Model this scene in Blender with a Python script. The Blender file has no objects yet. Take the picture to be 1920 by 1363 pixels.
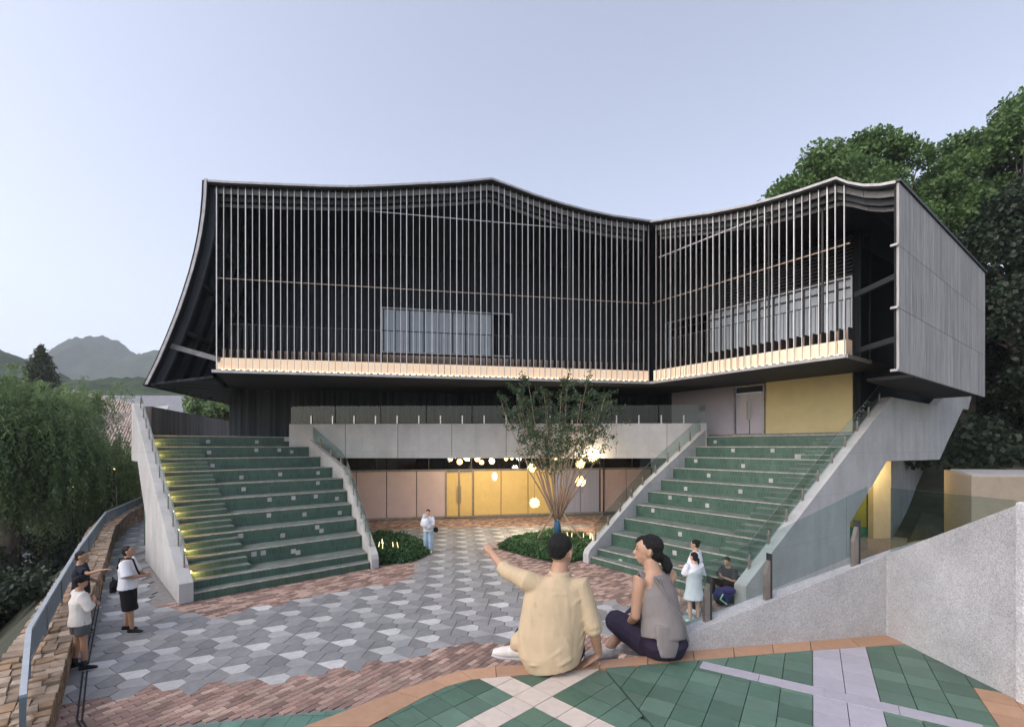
import bpy, bmesh, math, random
import numpy as np
from mathutils import Vector, Matrix, noise
random.seed(7); RNG = np.random.default_rng(7)
R = math.radians
scene = bpy.context.scene
C = scene.collection

# ---------------------------------------------------------------- camera
EYE = 3.85
cam_d = bpy.data.cameras.new('camera'); cam = bpy.data.objects.new('camera', cam_d); C.objects.link(cam)
cam.location = (0, 0, EYE); cam.rotation_euler = (R(90), 0, 0)
cam_d.sensor_width = 36.0; cam_d.lens = 16.875; cam_d.shift_y = 0.0815
cam_d.clip_start = 0.05; cam_d.clip_end = 9000
scene.camera = cam

# ---------------------------------------------------------------- sky, sun, exposure
SUN_AZ, SUN_EL = R(237), R(42)            # clockwise from +Y: the light comes from behind and left of the camera
world = bpy.data.worlds.new('World'); scene.world = world; world.use_nodes = True
wn = world.node_tree; wn.nodes.clear()
sky = wn.nodes.new('ShaderNodeTexSky'); sky.sky_type = 'NISHITA'; sky.sun_disc = False
sky.sun_elevation = SUN_EL; sky.sun_rotation = SUN_AZ; sky.air_density = 1.0; sky.dust_density = 2.2; sky.ozone_density = 2.0
hsv = wn.nodes.new('ShaderNodeHueSaturation'); hsv.inputs['Saturation'].default_value = 0.62
tint = wn.nodes.new('ShaderNodeMix'); tint.data_type = 'RGBA'; tint.blend_type = 'MULTIPLY'
tint.inputs[0].default_value = 1.0; tint.inputs[7].default_value = (1.0, 0.938, 0.92, 1)
bg = wn.nodes.new('ShaderNodeBackground'); bg.inputs[1].default_value = 0.15
wo = wn.nodes.new('ShaderNodeOutputWorld')
wn.links.new(sky.outputs[0], hsv.inputs['Color']); wn.links.new(hsv.outputs[0], tint.inputs[6])
wn.links.new(tint.outputs[2], bg.inputs[0]); wn.links.new(bg.outputs[0], wo.inputs[0])
sun_d = bpy.data.lights.new('sun', 'SUN'); sun_d.energy = 0.3; sun_d.angle = R(60); sun_d.color = (1.0, 0.98, 0.9)
sun = bpy.data.objects.new('sun', sun_d); C.objects.link(sun)
to_sun = Vector((math.sin(SUN_AZ)*math.cos(SUN_EL), math.cos(SUN_AZ)*math.cos(SUN_EL), math.sin(SUN_EL)))
sun.rotation_euler = to_sun.to_track_quat('Z', 'Y').to_euler(); sun.location = (0, 0, 40)
vs = scene.view_settings; vs.view_transform = 'Standard'; vs.look = 'None'; vs.gamma = 1; vs.use_curve_mapping = False
vs.exposure = 1.2
scene.cycles.use_denoising = True
scene.cycles.max_bounces = 6; scene.cycles.diffuse_bounces = 3; scene.cycles.glossy_bounces = 3
scene.cycles.transmission_bounces = 4; scene.cycles.transparent_max_bounces = 12; scene.cycles.volume_bounces = 0
scene.cycles.caustics_reflective = False; scene.cycles.caustics_refractive = False

# ---------------------------------------------------------------- helpers
ORG = {}
def V(*a): return Vector(a)
def thing(name, label, cat, loc=(0, 0, 0), rotz=0.0, group=None, local=False, kind=None):
    o = bpy.data.objects.new(name, None); C.objects.link(o)
    o.empty_display_size = 0.2
    o.location = loc; o.rotation_euler = (0, 0, rotz)
    o['label'] = label; o['category'] = cat
    if group: o['group'] = group
    if kind: o['kind'] = kind
    ORG[o.name] = Vector((0, 0, 0)) if local else Vector(loc)
    return o
def tag(o, label, cat, group=None, kind=None):
    o['label'] = label; o['category'] = cat
    if group: o['group'] = group
    if kind: o['kind'] = kind
    return o
class MB:
    def __init__(s): s.v = []; s.f = []
    def add(s, vs, fs):
        n = len(s.v); s.v += [tuple(v) for v in vs]; s.f += [tuple(i + n for i in f) for f in fs]; return s
    def box(s, o, a, b, c):
        o, a, b, c = Vector(o), Vector(a), Vector(b), Vector(c)
        p = [o, o+a, o+a+b, o+b, o+c, o+a+c, o+a+b+c, o+b+c]
        return s.add(p, [(0,3,2,1), (4,5,6,7), (0,1,5,4), (1,2,6,5), (2,3,7,6), (3,0,4,7)])
    def abox(s, x0, x1, y0, y1, z0, z1):
        return s.box((x0, y0, z0), (x1-x0, 0, 0), (0, y1-y0, 0), (0, 0, z1-z0))
    def bar(s, p, q, w, h, up=(0, 0, 1)):
        p, q = Vector(p), Vector(q); d = (q-p).normalized(); up = Vector(up)
        sd = d.cross(up)
        if sd.length < 1e-4: sd = d.cross(Vector((0, 1, 0)))
        sd.normalize(); u = sd.cross(d).normalized()
        return s.box(p - sd*w/2 - u*h/2, sd*w, q-p, u*h)
    def prism(s, poly, vec):
        n = len(poly); vec = Vector(vec); p = [Vector(a) for a in poly]
        return s.add(p + [a+vec for a in p], [tuple(range(n-1, -1, -1)), tuple(range(n, 2*n))] +
                     [(i, (i+1) % n, n+(i+1) % n, n+i) for i in range(n)])
    def tube(s, pts, rad, n=8, flat=1.0, caps=True, ref=None):
        pts = [Vector(p) for p in pts]; m = len(pts)
        if not hasattr(rad, '__len__'): rad = [rad]*m
        u = None; rings = []
        for i, p in enumerate(pts):
            t = (pts[min(i+1, m-1)] - pts[max(i-1, 0)])
            t = t.normalized() if t.length > 1e-9 else Vector((0, 0, 1))
            if u is None:
                a = Vector(ref) if ref is not None else (Vector((0, 0, 1)) if abs(t.z) < .9 else Vector((1, 0, 0)))
                u = (a - t*a.dot(t)).normalized()
            else:
                u = (u - t*u.dot(t)); u = u.normalized() if u.length > 1e-6 else t.orthogonal().normalized()
            w = t.cross(u); r = rad[i]
            ru, rw = (r if hasattr(r, '__len__') else (r, r*flat))
            rings.append([p + u*math.cos(2*math.pi*k/n)*ru + w*math.sin(2*math.pi*k/n)*rw for k in range(n)])
        b = len(s.v)
        for rg in rings: s.v += [tuple(v) for v in rg]
        for i in range(m-1):
            for k in range(n):
                k2 = (k+1) % n
                s.f.append((b+i*n+k, b+i*n+k2, b+(i+1)*n+k2, b+(i+1)*n+k))
        if caps:
            s.f.append(tuple(b+k for k in range(n-1, -1, -1))); s.f.append(tuple(b+(m-1)*n+k for k in range(n)))
        return s
    def ball(s, c, rx, ry=None, rz=None, nu=12, nv=8, rot=None):
        ry = ry or rx; rz = rz or rx; c = Vector(c); b = len(s.v); M = rot or Matrix.Identity(3)
        s.v.append(tuple(c + M @ Vector((0, 0, -rz))))
        for j in range(1, nv):
            a = -math.pi/2 + math.pi*j/nv
            for i in range(nu):
                t = 2*math.pi*i/nu
                s.v.append(tuple(c + M @ Vector((rx*math.cos(a)*math.cos(t), ry*math.cos(a)*math.sin(t), rz*math.sin(a)))))
        s.v.append(tuple(c + M @ Vector((0, 0, rz)))); top = len(s.v)-1
        for i in range(nu):
            i2 = (i+1) % nu
            s.f.append((b, b+1+i2, b+1+i)); s.f.append((top, b+1+(nv-2)*nu+i, b+1+(nv-2)*nu+i2))
            for j in range(nv-2):
                s.f.append((b+1+j*nu+i, b+1+j*nu+i2, b+1+(j+1)*nu+i2, b+1+(j+1)*nu+i))
        return s
    def build(s, name, m, parent=None, smooth=False, bevel=0.0, fix=True, kind=None):
        me = bpy.data.meshes.new(name); me.from_pydata(s.v, [], s.f)
        if fix and len(s.f) < 60000:
            bm = bmesh.new(); bm.from_mesh(me); bmesh.ops.recalc_face_normals(bm, faces=bm.faces[:]); bm.to_mesh(me); bm.free()
        return link(name, me, m, parent, smooth, bevel, kind)
def link(name, me, m, parent=None, smooth=False, bevel=0.0, kind=None):
    if m is not None: me.materials.append(m)
    if smooth: me.polygons.foreach_set('use_smooth', [True]*len(me.polygons))
    o = bpy.data.objects.new(name, me); C.objects.link(o)
    if parent is not None:
        o.parent = parent
        g = ORG.get(parent.name, Vector((0, 0, 0))); ORG[o.name] = Vector((0, 0, 0))
        o.location = -g
        # children of a part keep the same shift through their parent
    if bevel:
        md = o.modifiers.new('bevel', 'BEVEL'); md.width = bevel; md.segments = 2; md.limit_method = 'ANGLE'
    if kind: o['kind'] = kind
    return o
def npmesh(name, verts, nper, m, parent=None, smooth=False, kind=None):
    """verts (N*nper,3): loose polygons of nper corners"""
    verts = np.asarray(verts, dtype=np.float32).reshape(-1, 3); n = len(verts)//nper
    me = bpy.data.meshes.new(name)
    me.vertices.add(len(verts)); me.vertices.foreach_set('co', verts.ravel())
    me.loops.add(len(verts)); me.loops.foreach_set('vertex_index', np.arange(len(verts), dtype=np.int32))
    me.polygons.add(n); me.polygons.foreach_set('loop_start', np.arange(0, len(verts), nper, dtype=np.int32))
    me.polygons.foreach_set('loop_total', np.full(n, nper, dtype=np.int32))
    me.update(calc_edges=True)
    return link(name, me, m, parent, smooth, 0, kind)
def copy_tree(o, parent=None):
    c = o.copy(); C.objects.link(c); c.parent = parent
    for ch in o.children: copy_tree(ch, c)
    return c

# ---------------------------------------------------------------- materials
MATS = {}
def new_mat(name):
    m = bpy.data.materials.new(name); m.use_nodes = True; nt = m.node_tree; MATS[name] = m
    return m, nt, nt.nodes['Principled BSDF'], nt.nodes, nt.links
def ramp(N, stops, interp='LINEAR'):
    r = N.new('ShaderNodeValToRGB'); r.color_ramp.interpolation = interp
    e = r.color_ramp.elements
    while len(e) < len(stops): e.new(0.5)
    for k, (p, c) in enumerate(stops):
        e[k].position = p; e[k].color = (c[0], c[1], c[2], 1) if hasattr(c, '__len__') else (c, c, c, 1)
    return r
def coords(N, L, scale=(1, 1, 1), kind='Object'):
    tc = N.new('ShaderNodeTexCoord'); mp = N.new('ShaderNodeMapping'); mp.inputs['Scale'].default_value = scale
    L.new(tc.outputs[kind], mp.inputs['Vector']); return mp
def simple(name, col, rough=0.7, var=0.12, scale=3.0, bump=0.0, bscale=30.0, stretch=(1, 1, 1), metal=0.0, spec=0.5, randv=0.0, detail=6, blotch=0.0):
    m, nt, P, N, L = new_mat(name)
    P.inputs['Roughness'].default_value = rough; P.inputs['Metallic'].default_value = metal
    P.inputs['Specular IOR Level'].default_value = spec
    mp = coords(N, L, stretch)
    nz = N.new('ShaderNodeTexNoise'); nz.inputs['Scale'].default_value = scale; nz.inputs['Detail'].default_value = detail; nz.inputs['Roughness'].default_value = .65
    L.new(mp.outputs[0], nz.inputs['Vector'])
    a = [max(0, c*(1-var*1.6)) for c in col]; b = [min(1, c*(1+var*1.6)) for c in col]
    rp = ramp(N, [(.25, a), (.75, b)]); L.new(nz.outputs['Fac'], rp.inputs[0]); out = rp.outputs[0]
    if blotch:
        n2 = N.new('ShaderNodeTexNoise'); n2.inputs['Scale'].default_value = .9 if randv else scale*.23; n2.inputs['Detail'].default_value = 7; n2.inputs['Roughness'].default_value = .7
        gp = N.new('ShaderNodeNewGeometry'); L.new(gp.outputs['Position'] if randv else mp.outputs[0], n2.inputs['Vector'])
        r2 = ramp(N, [(.3, 1-blotch), (.7, 1+blotch*.5)]); L.new(n2.outputs['Fac'], r2.inputs[0])
        mx = N.new('ShaderNodeMix'); mx.data_type = 'RGBA'; mx.blend_type = 'MULTIPLY'; mx.inputs[0].default_value = 1
        L.new(out, mx.inputs[6]); L.new(r2.outputs[0], mx.inputs[7]); out = mx.outputs[2]
    if randv:
        oi = N.new('ShaderNodeObjectInfo'); r3 = ramp(N, [(0, 1-randv), (1, 1+randv)]); L.new(oi.outputs['Random'], r3.inputs[0])
        mx = N.new('ShaderNodeMix'); mx.data_type = 'RGBA'; mx.blend_type = 'MULTIPLY'; mx.inputs[0].default_value = 1
        L.new(out, mx.inputs[6]); L.new(r3.outputs[0], mx.inputs[7]); out = mx.outputs[2]
    L.new(out, P.inputs['Base Color'])
    rr = N.new('ShaderNodeMapRange'); rr.inputs[3].default_value = max(0, rough-.1); rr.inputs[4].default_value = min(1, rough+.1)
    L.new(nz.outputs['Fac'], rr.inputs[0]); L.new(rr.outputs[0], P.inputs['Roughness'])
    if bump:
        nb = N.new('ShaderNodeTexNoise'); nb.inputs['Scale'].default_value = bscale; nb.inputs['Detail'].default_value = 5
        L.new(mp.outputs[0], nb.inputs['Vector'])
        bp = N.new('ShaderNodeBump'); bp.inputs['Strength'].default_value = bump; bp.inputs['Distance'].default_value = .02
        L.new(nb.outputs['Fac'], bp.inputs['Height']); L.new(bp.outputs[0], P.inputs['Normal'])
    return m
def glow(name, col, strength):
    m, nt, P, N, L = new_mat(name)
    P.inputs['Base Color'].default_value = (*col, 1); P.inputs['Emission Color'].default_value = (*col, 1)
    P.inputs['Emission Strength'].default_value = strength
    return m
def leafmat(name, dark, light, rough=.55, trans=.25):
    m, nt, P, N, L = new_mat(name)
    mp = coords(N, L); nz = N.new('ShaderNodeTexNoise'); nz.inputs['Scale'].default_value = .9; nz.inputs['Detail'].default_value = 5
    nz.inputs['Roughness'].default_value = .75; L.new(mp.outputs[0], nz.inputs['Vector'])
    rp = ramp(N, [(.3, dark), (.72, light)]); L.new(nz.outputs['Fac'], rp.inputs[0])
    L.new(rp.outputs[0], P.inputs['Base Color']); P.inputs['Roughness'].default_value = rough
    tr = N.new('ShaderNodeBsdfTranslucent'); L.new(rp.outputs[0], tr.inputs['Color'])
    mx = N.new('ShaderNodeMixShader'); mx.inputs[0].default_value = trans
    L.new(P.outputs[0], mx.inputs[1]); L.new(tr.outputs[0], mx.inputs[2])
    L.new(mx.outputs[0], N['Material Output'].inputs['Surface'])
    return m
def timber(name, col, pitch, depth=.6, var=.35, axis=(1, 0, 0), rough=.75, fade=None):
    """vertical boards: a colour step per board, fine grain and a groove"""
    m, nt, P, N, L = new_mat(name); P.inputs['Roughness'].default_value = rough; P.inputs['Specular IOR Level'].default_value = .2
    tc = N.new('ShaderNodeTexCoord'); dt = N.new('ShaderNodeVectorMath'); dt.operation = 'DOT_PRODUCT'
    dt.inputs[1].default_value = [a/pitch for a in axis]; L.new(tc.outputs['Object'], dt.inputs[0])
    fl = N.new('ShaderNodeMath'); fl.operation = 'FLOOR'; L.new(dt.outputs['Value'], fl.inputs[0])
    wn_ = N.new('ShaderNodeTexWhiteNoise'); wn_.noise_dimensions = '1D'; L.new(fl.outputs[0], wn_.inputs['W'])
    fr = N.new('ShaderNodeMath'); fr.operation = 'FRACT'; L.new(dt.outputs['Value'], fr.inputs[0])
    mp = N.new('ShaderNodeMapping'); mp.inputs['Scale'].default_value = (14, 14, .7); L.new(tc.outputs['Object'], mp.inputs['Vector'])
    nz = N.new('ShaderNodeTexNoise'); nz.inputs['Scale'].default_value = 1.2; nz.inputs['Detail'].default_value = 7; nz.inputs['Roughness'].default_value = .7
    L.new(mp.outputs[0], nz.inputs['Vector'])
    r1 = ramp(N, [(0, [c*(1-var) for c in col]), (1, [min(1, c*(1+var)) for c in col])]); L.new(wn_.outputs[0], r1.inputs[0])
    r2 = ramp(N, [(.3, .6), (.72, 1.35)]); L.new(nz.outputs['Fac'], r2.inputs[0])
    mx = N.new('ShaderNodeMix'); mx.data_type = 'RGBA'; mx.blend_type = 'MULTIPLY'; mx.inputs[0].default_value = 1
    L.new(r1.outputs[0], mx.inputs[6]); L.new(r2.outputs[0], mx.inputs[7])
    L.new(mx.outputs[2], P.inputs['Base Color'])
    gr = ramp(N, [(0, 0), (.08, 1), (.92, 1), (1, 0)]); L.new(fr.outputs[0], gr.inputs[0])
    ad = N.new('ShaderNodeMath'); ad.operation = 'MULTIPLY_ADD'; ad.inputs[1].default_value = .25
    L.new(nz.outputs['Fac'], ad.inputs[0]); L.new(gr.outputs[0], ad.inputs[2])
    bp = N.new('ShaderNodeBump'); bp.inputs['Strength'].default_value = depth; bp.inputs['Distance'].default_value = .02
    L.new(ad.outputs[0], bp.inputs['Height']); L.new(bp.outputs[0], P.inputs['Normal'])
    return m
def concrete(name, col, joints=0.0, streak=.09):
    m, nt, P, N, L = new_mat(name); P.inputs['Roughness'].default_value = .85; P.inputs['Specular IOR Level'].default_value = .3
    tc = N.new('ShaderNodeTexCoord')
    a = N.new('ShaderNodeTexNoise'); a.inputs['Scale'].default_value = .8; a.inputs['Detail'].default_value = 8; a.inputs['Roughness'].default_value = .7
    L.new(tc.outputs['Object'], a.inputs['Vector'])
    mp = N.new('ShaderNodeMapping'); mp.inputs['Scale'].default_value = (1.4, 1.4, .3); L.new(tc.outputs['Object'], mp.inputs['Vector'])
    b = N.new('ShaderNodeTexNoise'); b.inputs['Scale'].default_value = 1.6; b.inputs['Detail'].default_value = 6; L.new(mp.outputs[0], b.inputs['Vector'])
    c = N.new('ShaderNodeTexNoise'); c.inputs['Scale'].default_value = 60; c.inputs['Detail'].default_value = 3; L.new(tc.outputs['Object'], c.inputs['Vector'])
    r0 = ramp(N, [(.25, [x*.8 for x in col]), (.75, [x*1.15 for x in col])]); L.new(a.outputs['Fac'], r0.inputs[0])
    r1 = ramp(N, [(.3, 1-streak), (.62, 1.05)]); L.new(b.outputs['Fac'], r1.inputs[0])
    r2 = ramp(N, [(.3, .88), (.7, 1.1)]); L.new(c.outputs['Fac'], r2.inputs[0])
    m1 = N.new('ShaderNodeMix'); m1.data_type = 'RGBA'; m1.blend_type = 'MULTIPLY'; m1.inputs[0].default_value = 1
    m2 = N.new('ShaderNodeMix'); m2.data_type = 'RGBA'; m2.blend_type = 'MULTIPLY'; m2.inputs[0].default_value = 1
    L.new(r0.outputs[0], m1.inputs[6]); L.new(r1.outputs[0], m1.inputs[7]); L.new(m1.outputs[2], m2.inputs[6]); L.new(r2.outputs[0], m2.inputs[7])
    sx = N.new('ShaderNodeSeparateXYZ'); L.new(tc.outputs['Object'], sx.inputs[0]); sa = N.new('ShaderNodeMath'); L.new(sx.outputs['X'], sa.inputs[0]); L.new(sx.outputs['Y'], sa.inputs[1])
    cb = N.new('ShaderNodeCombineXYZ'); L.new(sa.outputs[0], cb.inputs[0]); L.new(sx.outputs['Z'], cb.inputs[1])
    br = N.new('ShaderNodeTexBrick'); br.offset = 0; br.inputs['Scale'].default_value = 1; br.inputs['Brick Width'].default_value = 2.44; br.inputs['Row Height'].default_value = 1.22; br.inputs['Mortar Size'].default_value = .007
    br.inputs['Color1'].default_value = (.96, .96, .96, 1); br.inputs['Color2'].default_value = (1.03, 1.03, 1.03, 1); br.inputs['Mortar'].default_value = (.78, .78, .78, 1); L.new(cb.outputs[0], br.inputs['Vector'])
    m3 = N.new('ShaderNodeMix'); m3.data_type = 'RGBA'; m3.blend_type = 'MULTIPLY'; m3.inputs[0].default_value = 1; L.new(m2.outputs[2], m3.inputs[6]); L.new(br.outputs['Color'], m3.inputs[7])
    L.new(m3.outputs[2], P.inputs['Base Color'])
    bp = N.new('ShaderNodeBump'); bp.inputs['Strength'].default_value = .25; bp.inputs['Distance'].default_value = .01
    L.new(c.outputs['Fac'], bp.inputs['Height']); L.new(bp.outputs[0], P.inputs['Normal'])
    return m
def granite(name, base, light, dark, scale=90):
    m, nt, P, N, L = new_mat(name); P.inputs['Roughness'].default_value = .8; P.inputs['Specular IOR Level'].default_value = .3
    tc = N.new('ShaderNodeTexCoord')
    v = N.new('ShaderNodeTexVoronoi'); v.inputs['Scale'].default_value = scale; v.inputs['Randomness'].default_value = 1; L.new(tc.outputs['Object'], v.inputs['Vector'])
    sp = N.new('ShaderNodeSeparateColor'); L.new(v.outputs['Color'], sp.inputs[0])
    rp = ramp(N, [(0, dark), (.28, base), (.6, base), (.85, light)]); L.new(sp.outputs[0], rp.inputs[0])
    n = N.new('ShaderNodeTexNoise'); n.inputs['Scale'].default_value = 2.5; n.inputs['Detail'].default_value = 7; n.inputs['Roughness'].default_value = .7; L.new(tc.outputs['Object'], n.inputs['Vector'])
    r2 = ramp(N, [(.3, .78), (.7, 1.14)]); L.new(n.outputs['Fac'], r2.inputs[0])
    mx = N.new('ShaderNodeMix'); mx.data_type = 'RGBA'; mx.blend_type = 'MULTIPLY'; mx.inputs[0].default_value = 1
    L.new(rp.outputs[0], mx.inputs[6]); L.new(r2.outputs[0], mx.inputs[7]); L.new(mx.outputs[2], P.inputs['Base Color'])
    bp = N.new('ShaderNodeBump'); bp.inputs['Strength'].default_value = .7; bp.inputs['Distance'].default_value = .006
    L.new(v.outputs['Distance'], bp.inputs['Height']); L.new(bp.outputs[0], P.inputs['Normal'])
    return m
def tilemat(name, col, w, h, grout, rough=.35, plane='xz', var=.3, mortar=.012, dirt=.25):
    """small glazed tiles laid by a brick texture in the object's own frame; relief and colour only"""
    m, nt, P, N, L = new_mat(name); P.inputs['Roughness'].default_value = rough
    tc = N.new('ShaderNodeTexCoord'); sp = N.new('ShaderNodeSeparateXYZ'); L.new(tc.outputs['Object'], sp.inputs[0])
    cb = N.new('ShaderNodeCombineXYZ')
    L.new(sp.outputs['X'], cb.inputs[0]); L.new(sp.outputs['Z' if plane == 'xz' else 'Y'], cb.inputs[1])
    br = N.new('ShaderNodeTexBrick'); br.inputs['Scale'].default_value = 1; br.inputs['Brick Width'].default_value = w; br.inputs['Row Height'].default_value = h
    br.inputs['Mortar Size'].default_value = mortar; br.inputs['Mortar Smooth'].default_value = .3; br.offset = .5
    br.inputs['Color1'].default_value = (*[c*(1-var) for c in col], 1); br.inputs['Color2'].default_value = (*[c*(1+var) for c in col], 1)
    br.inputs['Mortar'].default_value = (*grout, 1); L.new(cb.outputs[0], br.inputs['Vector'])
    n = N.new('ShaderNodeTexNoise'); n.inputs['Scale'].default_value = 1.7; n.inputs['Detail'].default_value = 8; n.inputs['Roughness'].default_value = .7; L.new(tc.outputs['Object'], n.inputs['Vector'])
    r2 = ramp(N, [(.3, 1-dirt), (.7, 1+dirt)]); L.new(n.outputs['Fac'], r2.inputs[0])
    mx = N.new('ShaderNodeMix'); mx.data_type = 'RGBA'; mx.blend_type = 'MULTIPLY'; mx.inputs[0].default_value = 1
    L.new(br.outputs['Color'], mx.inputs[6]); L.new(r2.outputs[0], mx.inputs[7]); L.new(mx.outputs[2], P.inputs['Base Color'])
    rr = N.new('ShaderNodeMapRange'); rr.inputs[3].default_value = rough-.1; rr.inputs[4].default_value = rough+.25; L.new(n.outputs['Fac'], rr.inputs[0]); L.new(rr.outputs[0], P.inputs['Roughness'])
    bp = N.new('ShaderNodeBump'); bp.invert = True; bp.inputs['Strength'].default_value = .5; bp.inputs['Distance'].default_value = .006
    L.new(br.outputs['Fac'], bp.inputs['Height']); L.new(bp.outputs[0], P.inputs['Normal'])
    return m
def glassmat(name, tint=(.86, .93, .92), refl=1.0, thru=.93):
    m, nt, P, N, L = new_mat(name)
    N.remove(P)
    tr = N.new('ShaderNodeBsdfTransparent'); tr.inputs[0].default_value = (*[t*thru for t in tint], 1)
    gl = N.new('ShaderNodeBsdfGlossy'); gl.inputs['Roughness'].default_value = .02; gl.inputs[0].default_value = (.9, .95, .95, 1)
    fr = N.new('ShaderNodeFresnel'); fr.inputs[0].default_value = 1.45
    ge = N.new('ShaderNodeNewGeometry'); iv = N.new('ShaderNodeMath'); iv.operation = 'SUBTRACT'; iv.inputs[0].default_value = refl; L.new(ge.outputs['Backfacing'], iv.inputs[1]); iv.use_clamp = True
    mu = N.new('ShaderNodeMath'); mu.operation = 'MULTIPLY'; L.new(iv.outputs[0], mu.inputs[1]); L.new(fr.outputs[0], mu.inputs[0])
    mx = N.new('ShaderNodeMixShader'); L.new(mu.outputs[0], mx.inputs[0]); L.new(tr.outputs[0], mx.inputs[1]); L.new(gl.outputs[0], mx.inputs[2])
    L.new(mx.outputs[0], N['Material Output'].inputs['Surface'])
    return m

M_conc = concrete('concrete_light', (.45, .448, .44))
M_conc2 = concrete('concrete_grey', (.36, .358, .352))
M_concd = timber('concrete_board_marked', (.16, .145, .135), .16, .4, .25, axis=(.3, .95, 0))
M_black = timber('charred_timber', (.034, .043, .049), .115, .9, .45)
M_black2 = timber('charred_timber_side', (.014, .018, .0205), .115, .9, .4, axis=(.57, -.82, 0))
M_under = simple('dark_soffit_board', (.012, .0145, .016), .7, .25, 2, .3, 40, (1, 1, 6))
M_rib = simple('dark_steel_rib', (.028, .034, .038), .6, .25, 2)
M_panelw = [timber('weathered_batten_%d' % i, c, .045, .8, .14, axis=(.82, .57, 0)) for i, c in enumerate([(.37, .362, .35), (.345, .339, .33), (.39, .381, .366)])]
M_flash = simple('zinc_flashing', (.34, .33, .33), .45, .2, 6, metal=.5)
M_purlin = simple('grey_purlin', (.21, .205, .205), .7, .3, 4, .3, 25)
M_slat = simple('aluminium_slat', (.52, .505, .49), .35, .12, 5, metal=.6)
M_rail = simple('bronze_rail', (.3, .22, .16), .5, .2, 5, metal=.4)
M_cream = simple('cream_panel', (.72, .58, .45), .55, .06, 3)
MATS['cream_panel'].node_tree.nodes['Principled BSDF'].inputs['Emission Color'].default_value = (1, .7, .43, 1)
MATS['cream_panel'].node_tree.nodes['Principled BSDF'].inputs['Emission Strength'].default_value = .2   # emission set in the panel material keeps the whole band evenly bright
M_brown = simple('brown_panel', (.33, .24, .175), .6, .2, 2.5)
M_steel = simple('dark_steel', (.04, .043, .047), .5, .2, 5, metal=.3)
M_post = simple('bronze_post', (.27, .225, .18), .45, .2, 8, metal=.25)
M_stain = simple('stainless_post', (.55, .52, .5), .3, .1, 8, metal=.8)
M_glass = glassmat('clear_glass')
M_glassd = glassmat('dark_glass', (.35, .4, .42), 1.3)
M_window = simple('curtained_pane', (.36, .41, .45), .12, .12, 1.2, stretch=(6, 6, .3), spec=.7)
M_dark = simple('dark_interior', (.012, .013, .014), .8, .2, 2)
M_lav = simple('lavender_panel', (.47, .425, .47), .5, .05, 1.5, .05, 60)
M_pink = simple('dusty_pink_panel', (.5, .4, .405), .45, .06, 1.3)
M_yel = simple('ochre_yellow_panel', (.6, .44, .16), .5, .07, 1.4, .05, 60)
M_yel2 = simple('pale_yellow_wall', (.6, .5, .26), .6, .06, 1.4, .25, 120)
M_blue = simple('blue_lavender_panel', (.32, .34, .46), .45, .08, 1.5, stretch=(9, 9, .2))
M_white = simple('white_tile', (.4, .39, .375), .4, .08, 9, randv=.12)
M_stairg = tilemat('green_glazed_riser', (.044, .092, .066), .1, .2, (.068, .12, .095), .36, 'xz', .15, .008, .22)
M_stairt = tilemat('green_worn_tread', (.14, .17, .15), .2, .2, (.12, .14, .13), .55, 'xy', .18, .008, .35)
M_nose = simple('pale_nosing', (.38, .36, .32), .6, .3, 12, blotch=.3)
M_gran = granite('washed_granite', (.42, .42, .43), (.52, .52, .53), (.3, .3, .31), 170)
M_granw = granite('pale_granite', (.52, .52, .53), (.66, .66, .66), (.38, .38, .39), 110)
# ================================================================= the gallery building
A = V(-10.65, 17.2, 0); B = V(5.87, 20.3, 0)
dL = V(.98285, .18443, 0); nL = V(-.18443, .98285, 0); LL = 16.81
dR = V(.56687, -.82381, 0); nR = V(.82381, .56687, 0); LR = 7.19
UZ = V(0, 0, 1)
Z_LIP, Z_DECK = 6.52, 4.32
def PL(t, off=0., z=0.): return A + dL*t + nL*off + UZ*z
def PR(t, off=0., z=0.): return B + dR*t + nR*off + UZ*z
bld = thing('gallery_building', 'black timber building with swooping roof and a screen of pale vertical slats', 'building', (0, 26, 0))
rootb = bld
roofL = [(-.2, 13.32), (.53, 13.34), (2.13, 13.43), (3.6, 13.52), (4.73, 13.61), (5.89, 13.77), (7.47, 14.01), (8.7, 14.19), (10., 14.45),
         (10.81, 14.24), (11.68, 14.0), (12.78, 13.76), (13.91, 13.57), (15.07, 13.44), (16.85, 13.36)]
roofR = [(.0, 13.36), (1.43, 12.99), (2.83, 12.6), (4.27, 12.28), (5.18, 12.14), (6.01, 12.04), (6.63, 11.99), (7.04, 11.96), (7.35, 11.68), (7.75, 11.42), (8.14, 11.26), (8.5, 11.18)]
swoop = [(-.2, 13.32), (-.22, 12.75), (-.27, 12.1), (-.36, 11.4), (-.48, 10.75), (-.64, 10.05), (-.85, 9.3), (-1.08, 8.55), (-1.36, 7.75), (-1.7, 6.85), (-2.07, 6.0)]
def interp(c, t):
    for (a, za), (b, zb) in zip(c, c[1:]):
        if t <= b: return za + (zb-za)*max(0, (t-a))/(b-a)
    return c[-1][1]
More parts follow.
